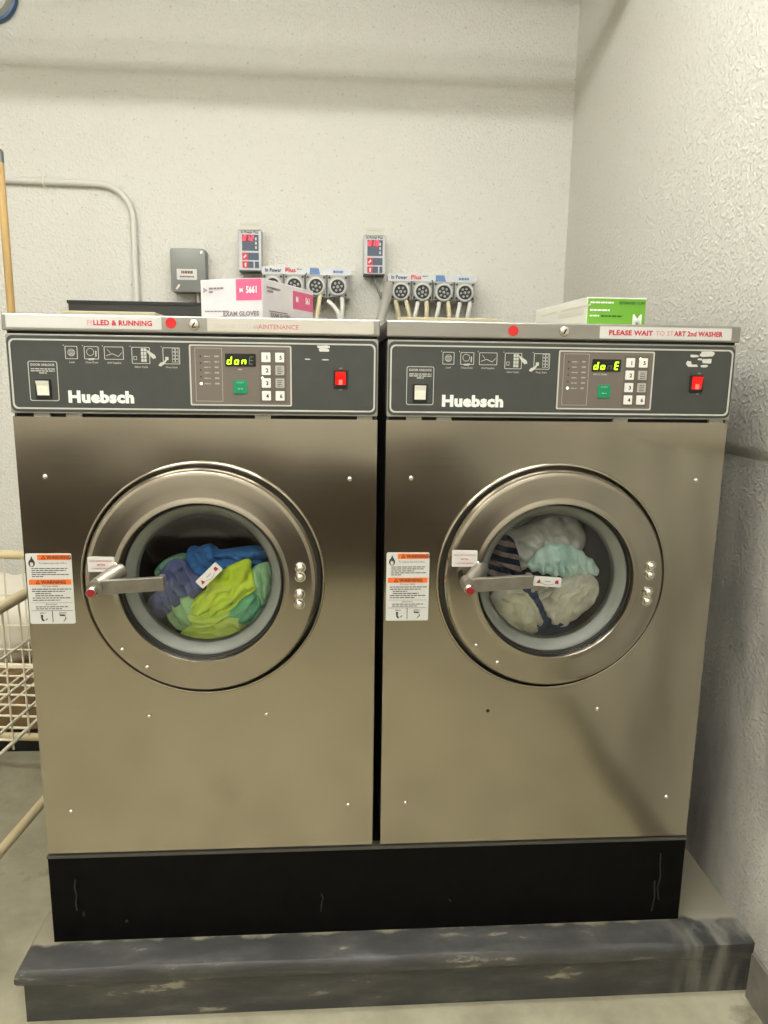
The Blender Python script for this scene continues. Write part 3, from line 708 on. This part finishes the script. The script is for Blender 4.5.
def stripe_material():
    mt = mat('striped_knit', (30, 34, 52), .9, spec=.15); nt = mt.node_tree; b = nt.nodes['Principled BSDF']; L = nt.links
    tc = nt.nodes.new('ShaderNodeTexCoord'); mp = nt.nodes.new('ShaderNodeMapping'); mp.inputs['Rotation'].default_value = (0, -.25, 0)
    wv = nt.nodes.new('ShaderNodeTexWave'); wv.bands_direction = 'Z'; wv.inputs['Scale'].default_value = 14; wv.inputs['Distortion'].default_value = 1.2; wv.inputs['Detail'].default_value = 1
    r = nt.nodes.new('ShaderNodeValToRGB'); r.color_ramp.elements[0].position = .5; r.color_ramp.elements[1].position = .62
    r.color_ramp.elements[0].color = lin((28, 32, 52)); r.color_ramp.elements[1].color = lin((132, 116, 112))
    L.new(tc.outputs['Object'], mp.inputs[0]); L.new(mp.outputs[0], wv.inputs[0]); L.new(wv.outputs[0], r.inputs[0]); L.new(r.outputs[0], b.inputs['Base Color'])
    return mt
G1, G2 = 'laundry in the left washer', 'laundry in the right washer'
L0, R0 = XW
CL = [
 ('towel', L0, [(.303,1.014),(.321,1.006),(.351,1.018),(.359,.998),(.401,1.006),(.454,1.012),(.474,.995),(.445,.965),(.40,.945),(.331,.930),(.303,.945)], .088, .014, .010, 70, .9, cloth_mat('blue_terry', (78, 136, 206)), 'blue towel at the back of the pile in the left washer', 'towel', G1),
 ('shirt', L0, [(.252,.966),(.270,.986),(.298,.992),(.310,.966),(.336,.948),(.336,.920),(.302,.905),(.274,.882),(.251,.862),(.229,.882),(.224,.907),(.250,.926)], .052, .014, .011, 95, .6, cloth_mat('slate_cotton', (132, 138, 184), rgb2=(104, 110, 156)), 'greyish purple crumpled shirt beside the handle of the left washer', 'shirt', G1),
 ('cleaning_cloth', L0, [(.226,.950),(.245,.978),(.288,.996),(.302,.987),(.283,.960),(.254,.940)], .090, .012, .006, 80, .3, cloth_mat('sage_terry', (150, 204, 164)), 'sage green cloth behind the purple shirt in the left washer', 'cloth', G1),
 ('towel', L0, [(.437,.995),(.440,.965),(.455,.931),(.418,.914),(.404,.890),(.372,.874),(.326,.868),(.310,.880),(.324,.913),(.350,.930),(.353,.946),(.384,.972),(.408,.984)], .040, .014, .009, 75, 2.2, cloth_mat('lime_terry', (236, 252, 96), rgb2=(222, 246, 76)), 'bright lime green towel in the middle of the left washer window', 'towel', G1),
 ('cleaning_cloth', L0, [(.305,.880),(.350,.884),(.405,.882),(.422,.851),(.432,.838),(.403,.819),(.368,.812),(.325,.814),(.286,.826),(.303,.846),(.322,.862)], .036, .012, .009, 110, 1.5, cloth_mat('lime_terry_low', (224, 248, 110), rgb2=(236, 250, 156)), 'lime green cloth lowest in the left washer, against the glass', 'cloth', G1),
 ('cleaning_cloth', L0, [(.270,.900),(.297,.915),(.325,.914),(.330,.876),(.346,.864),(.310,.836),(.281,.842),(.259,.874)], .050, .013, .006, 80, .4, cloth_mat('pale_green_terry', (190, 232, 172)), 'pale green cloth left of the lime towels in the left washer', 'cloth', G1),
 ('cleaning_cloth', L0, [(.392,.896),(.413,.919),(.446,.921),(.464,.892),(.464,.864),(.442,.843),(.416,.843),(.394,.868)], .050, .013, .008, 85, 2.5, cloth_mat('mint_terry', (138, 216, 178)), 'mint green cloth at the lower right of the left washer window', 'cloth', G1),
 ('cleaning_cloth', L0, [(.428,.957),(.459,.982),(.487,.980),(.489,.940),(.476,.905),(.462,.886),(.440,.908),(.450,.931)], .055, .012, .007, 90, .2, cloth_mat('faded_green_terry', (190, 230, 186), rgb2=(150, 204, 164)), 'faded green mottled cloth at the right edge of the left washer window', 'cloth', G1),
 ('towel', R0, [(.272,1.036),(.326,1.044),(.372,1.074),(.425,1.070),(.458,1.030),(.448,.985),(.367,1.000),(.335,.980),(.318,.945),(.290,.955),(.282,1.007)], .120, .016, .010, 55, .5, cloth_mat('grey_white_terry', (214, 212, 204)), 'greyish white towel at the top of the right washer window', 'towel', G2),
 ('shirt', R0, [(.222,.991),(.242,1.028),(.277,1.040),(.292,1.003),(.304,.945),(.290,.925),(.222,.932)], .060, .012, .006, 70, 1.2, stripe_material(), 'navy striped shirt at the left of the right washer window', 'shirt', G2),
 ('cleaning_cloth', R0, [(.322,.972),(.363,1.018),(.415,1.014),(.460,.984),(.480,.955),(.436,.944),(.383,.950),(.338,.960)], .070, .014, .008, 120, .1, cloth_mat('seafoam_terry', (190, 224, 214), rgb2=(222, 240, 232)), 'seafoam cloth with a ruffled edge in the right washer', 'cloth', G2),
 ('towel', R0, [(.334,.917),(.384,.940),(.449,.960),(.473,.928),(.459,.888),(.419,.857),(.389,.842),(.366,.855),(.352,.884)], .046, .015, .0085, 75, 2.4, cloth_mat('cream_terry', (246, 240, 222)), 'cream towel at the lower right of the right washer window', 'towel', G2),
 ('towel', R0, [(.231,.895),(.252,.922),(.304,.930),(.330,.900),(.349,.871),(.346,.840),(.325,.821),(.275,.848),(.247,.868)], .044, .014, .0085, 80, .8, cloth_mat('ivory_terry', (244, 238, 216)), 'ivory towel under the handle of the right washer', 'towel', G2),
 ('cleaning_cloth', R0, [(.306,.955),(.345,.948),(.386,.936),(.352,.915),(.314,.917)], .047, .010, .004, 70, .3, cloth_mat('oat_terry', (232, 226, 206)), 'small oatmeal cloth under the arrow sticker of the right washer', 'cloth', G2),
 ('trousers', R0, [(.296,.950),(.322,.948),(.342,.905),(.366,.856),(.400,.850),(.432,.838),(.400,.812),(.350,.806),(.326,.818),(.342,.848),(.336,.880),(.306,.920)], .048, .014, .005, 90, 2.4, cloth_mat('navy_cotton', (52, 66, 98), rgb2=(72, 86, 114)), 'navy trousers showing between the white towels of the right washer', 'trousers', G2),
]
for i, (nm, xx, ol, y0, bu, fo, fr, an, mt, lab, cat, grp) in enumerate(CL):
    o = garment(nm, xx, ol, y0, bu, fo, fr, an, mt, i+1, ruffle=.004 if 'ruffled' in lab else 0)
    tag(o, lab, cat, grp)

# ------------------------------------------------------------------ things on top of the washers
def gloves_box(name, label, corner, ax, ay, h, paint):
    """box with its nearest bottom corner given; ax, ay are its two edge vectors"""
    c = Vector((corner[0], corner[1], 1.4825)); ax = Vector((ax[0], ax[1], 0)); ay = Vector((ay[0], ay[1], 0)); zz = Vector((0, 0, h))
    t = thing(name, label, 'box', tuple(c+(ax+ay)/2), 'boxes of gloves on the washers')
    vs = [c, c+ax, c+ax+ay, c+ay, c+zz, c+ax+zz, c+ax+ay+zz, c+ay+zz]
    MB().add(vs, [(0,3,2,1),(4,5,6,7),(0,1,5,4),(1,2,6,5),(2,3,7,6),(3,0,4,7)]).build('carton', paint, t, bevel=.0015)
    return t, c, ax, ay, zz
def on_face(mb, src, o, ux, uz, nrm, off=.0006):
    """map flat (x,z) artwork from MB src onto a face"""
    mb.add([o+ux*v[0]+uz*v[2]+nrm*(off-v[1]) for v in src.v], src.f); return mb
M_CARTON = mat('carton_white', (204, 199, 200), .5, var=.04, vscale=20)
M_PINK = mat('carton_pink', (206, 88, 126), .5)
Cx, Cy = -.2450, .150
t, c, ax, ay, zz = gloves_box('glove_box', 'white carton of exam gloves with pink corner panels on the left washer', (Cx, Cy), (-.138, .065), (.100, .246), .0905, M_CARTON)
u1 = -ax.normalized(); n1 = u1.cross(Vector((0,0,1))); n1 = n1 if n1.y < 0 else -n1; o1 = c+ax; W1 = ax.length
u2 = ay.normalized(); n2 = u2.cross(Vector((0,0,1))); n2 = n2 if n2.x > 0 else -n2; W2 = ay.length
Zv = Vector((0,0,1))
def art(fn, o, u, nn, name, material, off=.0006):
    s = MB(); fn(s); mb = MB(); on_face(mb, s, o, u, Zv, nn, off); o_ = mb.build(name, material, t)
    if 'lettering' in name: o_['kind'] = 'stuff'
art(lambda s: s.plate(rect(W1-.063, W1-.001, .046, .0895), 0, .0004), o1, u1, n1, 'pink_panel', M_PINK)
art(lambda s: s.plate(rect(W2-.115, W2-.003, .040, .080), 0, .0004), c, u2, n2, 'pink_panel', M_PINK)
art(lambda s: (s.text('M', .011, W1-.050, 0, .063, bold=.0004), s.text('5661', .019, W1-.024, 0, .061, bold=.0006, sx=.72)), o1, u1, n1, 'panel_lettering', M_PRINT, .0014)
art(lambda s: (s.text('M', .018, W2-.095, 0, .056, bold=.0005), s.text('561', .020, W2-.035, 0, .056, bold=.0006, sx=.9)), c, u2, n2, 'panel_lettering', M_PRINT, .0014)
M_GTXT = mat('carton_ink', (120, 112, 116), .6)
art(lambda s: (s.frame([(.008,.064),(.018,.069),(.008,.074)], [(.010,.0665),(.0145,.069),(.010,.0715)], 0, .0003), bars(s, .022, .060, .0700, .004, 0, 1), bars(s, .022, .034, .0630, .0035, 0, 2), s.text('EXAM GLOVES', .0130, W1-.052, 0, .0145, bold=.0005, sx=1.0), bars(s, .010, .070, .0235, .0022, 0, 3)), o1, u1, n1, 'carton_lettering', M_GTXT, .001)
art(lambda s: (bars(s, .020, .085, .0720, .004, 0, 4), bars(s, .022, .050, .0650, .0035, 0, 5), bars(s, .030, .120, .0250, .0022, 0, 6), s.text('EXAM GLOVES', .0115, .085, 0, .0150, bold=.0004, sx=1.25)), c, u2, n2, 'carton_lettering', M_GTXT, .001)

M_CGREEN = mat('carton_green', (104, 166, 44), .5, var=.07, vscale=8)
M_CARTON2 = mat('carton_cream', (206, 205, 192), .5)
t, c, ax, ay, zz = gloves_box('glove_box', 'cream carton of gloves with a green end marked M on the right washer', (.4260, .075), (.1255, .002), (-.012, .355), .0585, M_CARTON2)
u1 = ax.normalized(); n1 = Vector((u1.y, -u1.x, 0)); W1 = ax.length
art(lambda s: s.plate(rect(.0012, W1-.0012, -.0, .0560), 0, .0004), c, u1, n1, 'green_end', M_CGREEN)
art(lambda s: (s.text('M', .034, W1-.018, 0, .002, bold=.0005, sx=.85), bars(s, .006, .048, .0310, .0035, 0, 1), bars(s, .006, .055, .0465, .0030, 0, 3), bars(s, .006, .026, .0200, .0030, 0, 2)), c, u1, n1, 'white_lettering', M_PRINT, .0014)
art(lambda s: (s.text('EXTENDED CUFF', .0068, W1-.004, 0, .0455, 'RIGHT', bold=.0002), bars(s, .030, .076, .0195, .0034, 0, 7)), c, u1, n1, 'dark_lettering', mat('carton_dark_green', (40, 84, 20), .6), .0012)
u2 = -ay.normalized(); n2 = Vector((u2.y, -u2.x, 0)); o2 = c+ay; W2 = ay.length
art(lambda s: (bars(s, .05, .16, .0400, .004, 0, 1), bars(s, .18, .34, .026, .010, 0, 2), bars(s, .20, .38, .040, .0035, 0, 9)), o2, u2, n2, 'side_lettering', mat('carton_pale_ink', (196, 192, 178), .6), .001)

# ------------------------------------------------------------------ things on the back wall
M_JBOX = mat('box_grey_paint', (128, 130, 126), .4, .2)
t = thing('junction_box', 'grey metal electrical box with a small white label on the back wall', 'electrical box', (-.652, 1.56, 1.665))
MB().plate(rect(-.718, -.586, 1.671, 1.833, .010, 5), 1.530, 1.600).build('housing', M_JBOX, t, bevel=.003, smooth=.6)
MB().plate(rect(-.695, -.619, 1.717, 1.757, .001, 2), 1.5290, 1.5303).build('name_plate', M_PAPER, t)
s = MB(); bars(s, -.678, -.634, 1.740, .010, 1.5287, 1); bars(s, -.684, -.630, 1.726, .005, 1.5287, 3); s.build('plate_lettering', mat('plate_ink', (110, 70, 60), .6), t)
s = MB(); s.plate([(-.702,1.682),(-.694,1.680),(-.682,1.697),(-.690,1.701)], 1.5285, 1.531); s.plate([(-.604,1.812),(-.597,1.814),(-.594,1.823),(-.602,1.825)], 1.5285, 1.531); s.build('latch', M_CHROME, t)
MB().tube([(-.624,1.57,1.672),(-.624,1.57,1.634)], .011, 12).build('conduit_stub', M_CAST, t, smooth=.8)
s = thing('wireway', 'black horizontal wiring trough on the back wall below the grey box', 'wiring trough', (-.80, 1.56, 1.49))
MB().box(-1.112, -.47, 1.54, 1.60, 1.49, 1.632).build('trough', mat('trough_black', (58, 58, 54), .5, .3), s, bevel=.003)
MB().box(-1.115, -.467, 1.536, 1.60, 1.622, 1.634).build('cover_edge', mat('trough_edge', (44, 44, 42), .5, .3), s)
# conduit with a bend and a strap
t = thing('wall_conduit', 'white painted conduit bending down on the back wall above the left washer', 'conduit', (-.863, 1.585, 1.635))
pts = [(-2.39,1.585,2.085),(-1.34,1.585,2.070),(-.985,1.585,2.066)]
for i in range(1, 10):
    a = PI/2*(1-i/9); pts.append((-.985+.122*math.cos(a), 1.585, 1.944+.122*math.sin(a)))
pts.append((-.863,1.585,1.632))
MB().tube(pts, .0125, 14).build('pipe', mat('conduit_paint', (206, 203, 192), .45), t, smooth=.8)
k = MB().tube([(-1.187,1.5845,2.050),(-1.187,1.570,2.060),(-1.187,1.570,2.078),(-1.187,1.5845,2.088)], .004, 8); k.box(-1.193,-1.181,1.594,1.6,2.030,2.108); k.build('strap', M_PIPE, t)

M_PUMP = mat('pump_grey', (160, 160, 154), .4)
M_PUMPW = mat('pump_white', (190, 192, 192), .4)
M_PUMPD = mat('pump_dark', (52, 54, 54), .4)
M_CLEARP = mat('pump_cover', (196, 198, 192), .2, coat=.6)
M_BLUEG = mat('panel_blue_grey', (64, 80, 98), .4)
M_BLUEP = mat('panel_blue_print', (96, 128, 176), .5)
M_NAVYT = mat('navy_ink', (36, 56, 88), .5)
M_PLUS = mat('plus_red', (214, 40, 44), .5)
M_DISPR = mat('controller_led', (255, 60, 80), .4, emit=(255, 46, 70), estr=1.6)
M_DISPB = mat('controller_window', (96, 12, 26), .3, emit=(190, 12, 36), estr=.12)
M_REDKEY = mat('controller_red_key', (196, 40, 60), .4)
def controller(x0, x1, z0, z1, label, top, digits):
    t = thing('dosing_controller', label, 'controller', ((x0+x1)/2, 1.565, z0), 'dosing controllers on the back wall')
    MB().plate(rect(x0, x1, z0, z1, .004, 3), 1.530, 1.600).build('housing', M_PUMPW, t, bevel=.002)
    MB().box(x0+.001, x1-.001, 1.5305, 1.6, z0-.004, z0+.006).build('bottom_edge', M_PUMPD, t)
    MB().plate([(x0+.006, z1-.004),(x1-.006, z1-.003),(x1-.002, z1+top),(x0+.008, z1+top-.003)], 1.524, 1.5295).build('paper_label', mat('aged_label', (204, 202, 188), .6), t)
    lb = MB(); bars(lb, x0+.018, x1-.014, z1+top*.45, .004, 1.5236, 4); lb.build('label_print', mat('aged_print', (184, 196, 160), .6), t)
    w_ = x1-x0
    MB().text('In Power Plus', .0125, (x0+x1)/2, 1.5293, z1-.0155, bold=.0003, sx=.92*w_/.0865).build('name_lettering', M_INK, t)
    a, e = x0+.014, x1-.010
    MB().plate(rect(a, e, z1-.079, z1-.020), 1.5290, 1.5302).build('display_panel', M_BLUEG, t)
    MB().plate(rect(a, a+(e-a)*.66, z1-.045, z1-.021), 1.5284, 1.5292).build('display', M_DISPB, t)
    s = MB()
    for q, ch in enumerate(digits): seg_digit(s, ch, a+.009+q*.0145, z1-.0325, .0075, .016, 1.5280, th=.0026)
    s.build('display_digits', M_DISPR, t)
    s = MB()
    for q in range(3): s.plate(rect(e-.013, e-.007, z1-.040-q*.016, z1-.030-q*.016), 1.5285, 1.5292)
    s.build('indicator_print', M_LINE, t)
    MB().plate(rect(a, e, z1-.113, z1-.086), 1.5290, 1.5302).build('key', M_BLUEG, t)
    MB().plate(rect(a, a+.021, z1-.113, z1-.086), 1.5286, 1.5292).build('key', M_REDKEY, t)
    MB().plate(rect(a, a+.042, z1-.142, z1-.118), 1.5290, 1.5302).build('key', M_BLUEG, t)
    MB().plate(rect(a, a+.021, z1-.142, z1-.118), 1.5286, 1.5292).build('key', M_REDKEY, t)
    MB().plate(rect(a+.047, e, z1-.142, z1-.118), 1.5290, 1.5302).build('key', M_BLUEG, t)
    s = MB(); s.plate([(a+.006,z1-.107),(a+.016,z1-.098),(a+.013,z1-.092),(a+.004,z1-.102)], 1.5281, 1.5287); s.plate([(a+.009,z1-.138),(a+.013,z1-.138),(a+.015,z1-.124),(a+.008,z1-.124)], 1.5281, 1.5287)
    s.build('key_arrows', mat('key_mark', (255, 220, 220), .5), t)
controller(-.459, -.3725, 1.757, 1.908, 'white dosing controller with red display on the wall behind the pink glove box', .026, '012')
controller(.0205, .1035, 1.754, 1.900, 'white dosing controller with red display on the wall above the gap between the washers', .025, '010')

P_HEADB = None
def pump_bank(x0, x1, z0, zh, z1, heads, label, tubes, hz):
    t = thing('dosing_pump_bank', label, 'pump unit', ((x0+x1)/2, 1.54, z0), 'four-head dosing pump units on the back wall')
    MB().box(x0+.002, x1-.002, 1.50, 1.60, z0, z1).build('housing', M_PUMP, t, bevel=.002)
    MB().add([(x0,1.484,zh),(x1,1.484,zh),(x1,1.492,z1),(x0,1.492,z1),(x0,1.51,zh),(x1,1.51,zh),(x1,1.51,z1),(x0,1.51,z1)], [(0,1,2,3),(0,4,5,1),(3,2,6,7),(0,3,7,4),(1,5,6,2),(4,7,6,5)]).build('header', M_PUMPW, t)
    zt = zh+(z1-zh)*.28; y = 1.4835; W = x1-x0
    MB().text('In Power', .0190, x0+.012, y, zt, 'LEFT', bold=.0005, sx=.86).build('name_lettering', M_NAVYT, t)
    MB().text('Plus', .0225, x0+.088, y, zt, 'LEFT', bold=.0006, sx=1.08).build('plus_lettering', M_PLUS, t)
    MB().plate([(x0+W*.535, zh+.001),(x0+W*.655, zh+.001),(x0+W*.635, z1-.004),(x0+W*.540, z1-.004)], y, y+.003).build('blue_patch', M_BLUEP, t)
    s = MB(); bars(s, x0+W*.80, x0+W*.915, zt, .009, y, 2); s.build('blue_print', M_BLUEP, t)
    s = MB(); s.plate(rect(x0+W*.492, x0+W*.505, zh, zh+.006), y, y+.003); bars(s, x0+W*.39, x0+W*.45, z1-.010, .003, y+.004, 6); s.build('dark_print', M_PUMPD, t)
    for q, hx in enumerate(heads):
        hd = MB().plate(rect(hx-.038, hx+.038, z0+.004, zh-.002, .003, 2), 1.474, 1.502).build('pump_head', M_PUMP, t, bevel=.0015)
        MB().lathe([(.034,-.004),(.034,-.013),(.030,-.0165),(.026,-.0165),(.0255,-.010)], hx, hz, 32, cy=1.474).build('cover_ring', M_CLEARP, hd, smooth=.7)
        MB().lathe([(0,-.006),(.024,-.006),(.0258,-.004),(.026,0)], hx, hz, 32, cy=1.4735).build('rotor', M_PUMPD, hd, smooth=.7)
        s = MB()
        for r_i in range(6):
            a = r_i*PI/3+q*.4; s.lathe([(0,-.010),(.0042,-.010),(.0046,0)], hx+.015*math.cos(a), hz+.015*math.sin(a), 8, cy=1.468)
        s.lathe([(0,-.012),(.005,-.011),(.006,0)], hx, hz, 10, cy=1.468); s.build('rollers', M_PUMP, hd)
        s = MB()
        for sx in (-1, 1):
            for sz in (z0+.012, zh-.010): s.lathe([(0,-.004),(.0045,-.003),(.005,0)], hx+sx*.031, sz, 8, cy=1.474)
        s.build('cover_screws', M_PUMPD, hd)
        s = MB()
        for sx in (-1, 1): s.tube([(hx+sx*.019,1.485,z0+.006),(hx+sx*.019,1.482,z0-.012),(hx+sx*.022,1.481,z0-.024)], .0075, 8)
        s.build('hose_fittings', M_PUMPD, hd)
    for q, (pa, colr) in enumerate(tubes):
        MB().tube(pa, .0085, 10).build('dosing_hose', mat('hose_'+colr, (206, 194, 158) if colr == 'cream' else (204, 204, 196), .4), t, smooth=.8)
def hose(xa, za, xb, zb, bow=.0):
    return [(xa,1.474,za),(xa+(xb-xa)*.3+bow,1.462,za+(zb-za)*.35),(xa+(xb-xa)*.7+bow,1.458,za+(zb-za)*.7),(xb,1.458,zb),(xb,1.46,zb-.12)]
H1 = [-.3265,-.2445,-.1625,-.0805]; H2 = [.1615,.2450,.3275,.4095]
pump_bank(-.368, -.030, 1.655, 1.741, 1.769, H1, 'grey four-head dosing pump unit partly hidden by the pink and white glove box',
    [(hose(-.147,1.672,-.158,1.585), 'cream'), (hose(-.064,1.655,-.064,1.590,.002), 'clear'), (hose(-.118,1.645,-.075,1.585,.01), 'clear'), (hose(-.225,1.645,-.23,1.585), 'cream')], 1.697)
pump_bank(.113, .456, 1.652, 1.725, 1.753, H2, 'grey four-head dosing pump unit above the right washer, not hidden',
    [(hose(.143,1.650,.155,1.590), 'cream'), (hose(.183,1.650,.196,1.590), 'cream'), (hose(.262,1.650,.262,1.590), 'cream'), (hose(.346,1.650,.350,1.590), 'cream'), (hose(.432,1.650,.420,1.590), 'clear'), (hose(.228,1.645,.215,1.59), 'clear'), (hose(.312,1.645,.30,1.59), 'clear'), (hose(.392,1.645,.38,1.59), 'clear')], 1.684)
tag(MB().box(.086,.112,1.555,1.60,1.638,1.690).build('cable_connector', M_PUMP, smooth=.5), 'grey cable connector on the wall left of the right pump unit', 'connector')
tag(MB().tube([(.060,1.565,1.757),(.072,1.555,1.715),(.090,1.55,1.672),(.096,1.57,1.655)], .006, 8).build('control_cable', mat('cable_grey', (128, 128, 122), .5), smooth=.8), 'thin grey cable hanging from the controller above the washer gap', 'cable')
g = MB().tube([(.110,1.40,1.70),(.097,1.34,1.64),(.075,1.30,1.566),(.078,1.30,1.50),(.080,1.30,1.3),(.080,1.30,.9),(.080,1.30,.0)], .018, 12)
tag(g.build('water_hose', mat('hose_grey', (150, 148, 140), .45), smooth=.8), 'grey hose running down behind the gap between the two washers', 'hose')

# round blue-rimmed object at the top left corner of the wall
RX, RZ = -1.335, 2.700
t = thing('wall_ring', 'round blue and grey ring hanging high on the back wall, cut by the picture corner', 'ring', (RX, 1.58, RZ-.10))
MB().lathe([(.097,.0),(.100,-.012),(.097,-.024),(.088,-.026),(.085,-.012),(.085,0)], RX, RZ, 48, cy=1.60).build('rim', mat('ring_blue', (54, 84, 124), .35), t, smooth=.8)
MB().lathe([(.0855,-.0),(.0855,-.018),(.062,-.016),(.058,-.004),(.058,0)], RX, RZ, 48, cy=1.60).build('inner_ring', mat('ring_grey', (132, 136, 128), .4), t, smooth=.8)

# ------------------------------------------------------------------ wooden pole behind the left washer
t = thing('broom_handle', 'upright wooden broom handle with a grey tip behind the left washer', 'broom handle', (-1.129, 1.06, 0))
MB().tube([(-1.129,1.06,.0),(-1.129,1.06,2.004)], .0125, 14).build('shaft', mat('pale_wood', (198, 164, 104), .55, var=.18, vscale=6, stretch=(6,6,.6)), t, smooth=.8)
MB().tube([(-1.129,1.06,2.002),(-1.129,1.06,2.034),(-1.129,1.06,2.042)], [.0135,.0135,.008], 14).build('tip', mat('tip_grey', (120, 122, 122), .35, .6), t, smooth=.8)

# ------------------------------------------------------------------ wire laundry cart at the left edge
M_WIRE = mat('wire_white', (222, 214, 188), .4)
M_TAN = mat('tube_tan', (202, 186, 146), .45)
ANG = -.105
org = Vector((-1.24, .35, 0)); t = thing('laundry_cart', 'white wire laundry cart with tan tube frame left of the washers', 'cart', tuple(org), rotz=ANG)
hx, y0c, y1c, zb, zt = .285, -.75, .62, .395, .775
def rr_path(hx, ya, yb, z, r=.05, n=5):
    out = []
    for cx, cy, a0 in ((hx-r,ya+r,-PI/2),(hx-r,yb-r,0),(-hx+r,yb-r,PI/2),(-hx+r,ya+r,PI)):
        for i in range(n+1): a = a0+PI/2*i/n; out.append((cx+r*math.cos(a), cy+r*math.sin(a), z))
    return out+[out[0]]
MB().tube(rr_path(hx, y0c, y1c, zt), .0150, 14, caps=False).build('rim', M_TAN, t, smooth=.8, local=True)
MB().tube(rr_path(hx-.005, y0c, y1c-.02, .14), .0135, 14, caps=False).build('base_frame', M_TAN, t, smooth=.8, local=True)
for lx, ly in ((hx-.02,y0c+.03),(hx-.02,y1c-.03),(-hx+.02,y0c+.03),(-hx+.02,y1c-.03)):
    MB().tube([(lx,ly,.15),(lx,ly,zt)], .011, 10).build('upright', M_TAN, t, smooth=.8, local=True)
    MB().tube([(lx-.012,ly,.05),(lx+.012,ly,.05)], .05, 18).build('caster', M_RUBBER, t, smooth=.6, local=True)
    MB().box(lx-.02, lx+.02, ly-.02, ly+.02, .06, .135).build('caster_fork', M_CAST, t, local=True)
P_WIRE = raw_mesh(MB().tube([(0,0,0),(0,0,1)], 1.0, 6), 'wire', M_WIRE, .9)
def wire(a, b, r=.0026):
    a, b = Vector(a), Vector(b); d = b-a
    o = bpy.data.objects.new('wire', P_WIRE); COL.objects.link(o); o.parent = t
    o.location = a; o.rotation_mode = 'QUATERNION'; o.rotation_quaternion = Vector((0,0,1)).rotation_difference(d.normalized()); o.scale = (r, r, d.length)
ny = 17
for side in (1, -1):
    xx = side*(hx-.004)
    for zz, r in ((.64,.0042),(.535,.0042),(.450,.0042),(zb,.0055)): wire((xx,y0c+.02,zz), (xx,y1c-.02,zz), r)
    for i in range(ny): yy = y0c+.03+(y1c-y0c-.06)*i/(ny-1); wire((xx,yy,zb-.02), (xx,yy,zt), .0026)
for yy in (y0c+.01, y1c-.01):
    for zz in (.64,.535,.450): wire((-hx,yy,zz), (hx,yy,zz), .0030)
    wire((-hx,yy,zb), (hx,yy,zb), .0065)
    for i in range(9): xx = -hx+.03+(2*hx-.06)*i/8; wire((xx,yy,zb), (xx,yy,zt), .0026)
for i in range(20): yy = y0c+.04+(y1c-y0c-.07)*i/19; wire((-hx,yy,zb), (hx,yy,zb), .0034)
for i in range(7): xx = -hx+.07+(2*hx-.14)*i/6; wire((xx,y0c,zb-.004), (xx,y1c,zb-.004), .0036)

# brown carton on a black dolly with a white bag on top, seen through the cart
t = thing('storage_carton', 'brown carton on a low black dolly behind the wire cart', 'box', (-1.38, 1.30, 0))
MB().box(-1.75, -1.01, 1.12, 1.52, .075, .30).build('carton', mat('kraft_board', (142, 114, 76), .7, var=.15, vscale=9), t, bevel=.004)
MB().box(-1.77, -.99, 1.10, 1.54, .0, .075).build('dolly', M_BLACK, t, bevel=.004)
vs = []; fs = []; NA, NB = 40, 18
for j in range(NB+1):
    ph = PI*j/NB
    for i in range(NA):
        a = 2*PI*i/NA; d_ = Vector((math.cos(a)*math.sin(ph), math.sin(a)*math.sin(ph), math.cos(ph)))
        k = 1+.22*noise.noise(d_*2.1)+.10*(1-abs(noise.noise(d_*5.5)))-.05
        vs.append((-1.36+d_.x*.33*k, 1.32+d_.y*.185*k, max(.302, .44+d_.z*.17*k)))
for j in range(NB):
    for i in range(NA): fs.append((j*NA+i, (j+1)*NA+i, (j+1)*NA+(i+1)%NA, j*NA+(i+1)%NA))
tag(MB().add(vs, fs).build('laundry_bag', mat('white_film', (228, 222, 206), .32), smooth=2.5), 'crumpled white plastic bag on the brown carton behind the wire cart', 'bag')

for o in bpy.data.objects:
    if '_org' in o: del o['_org']
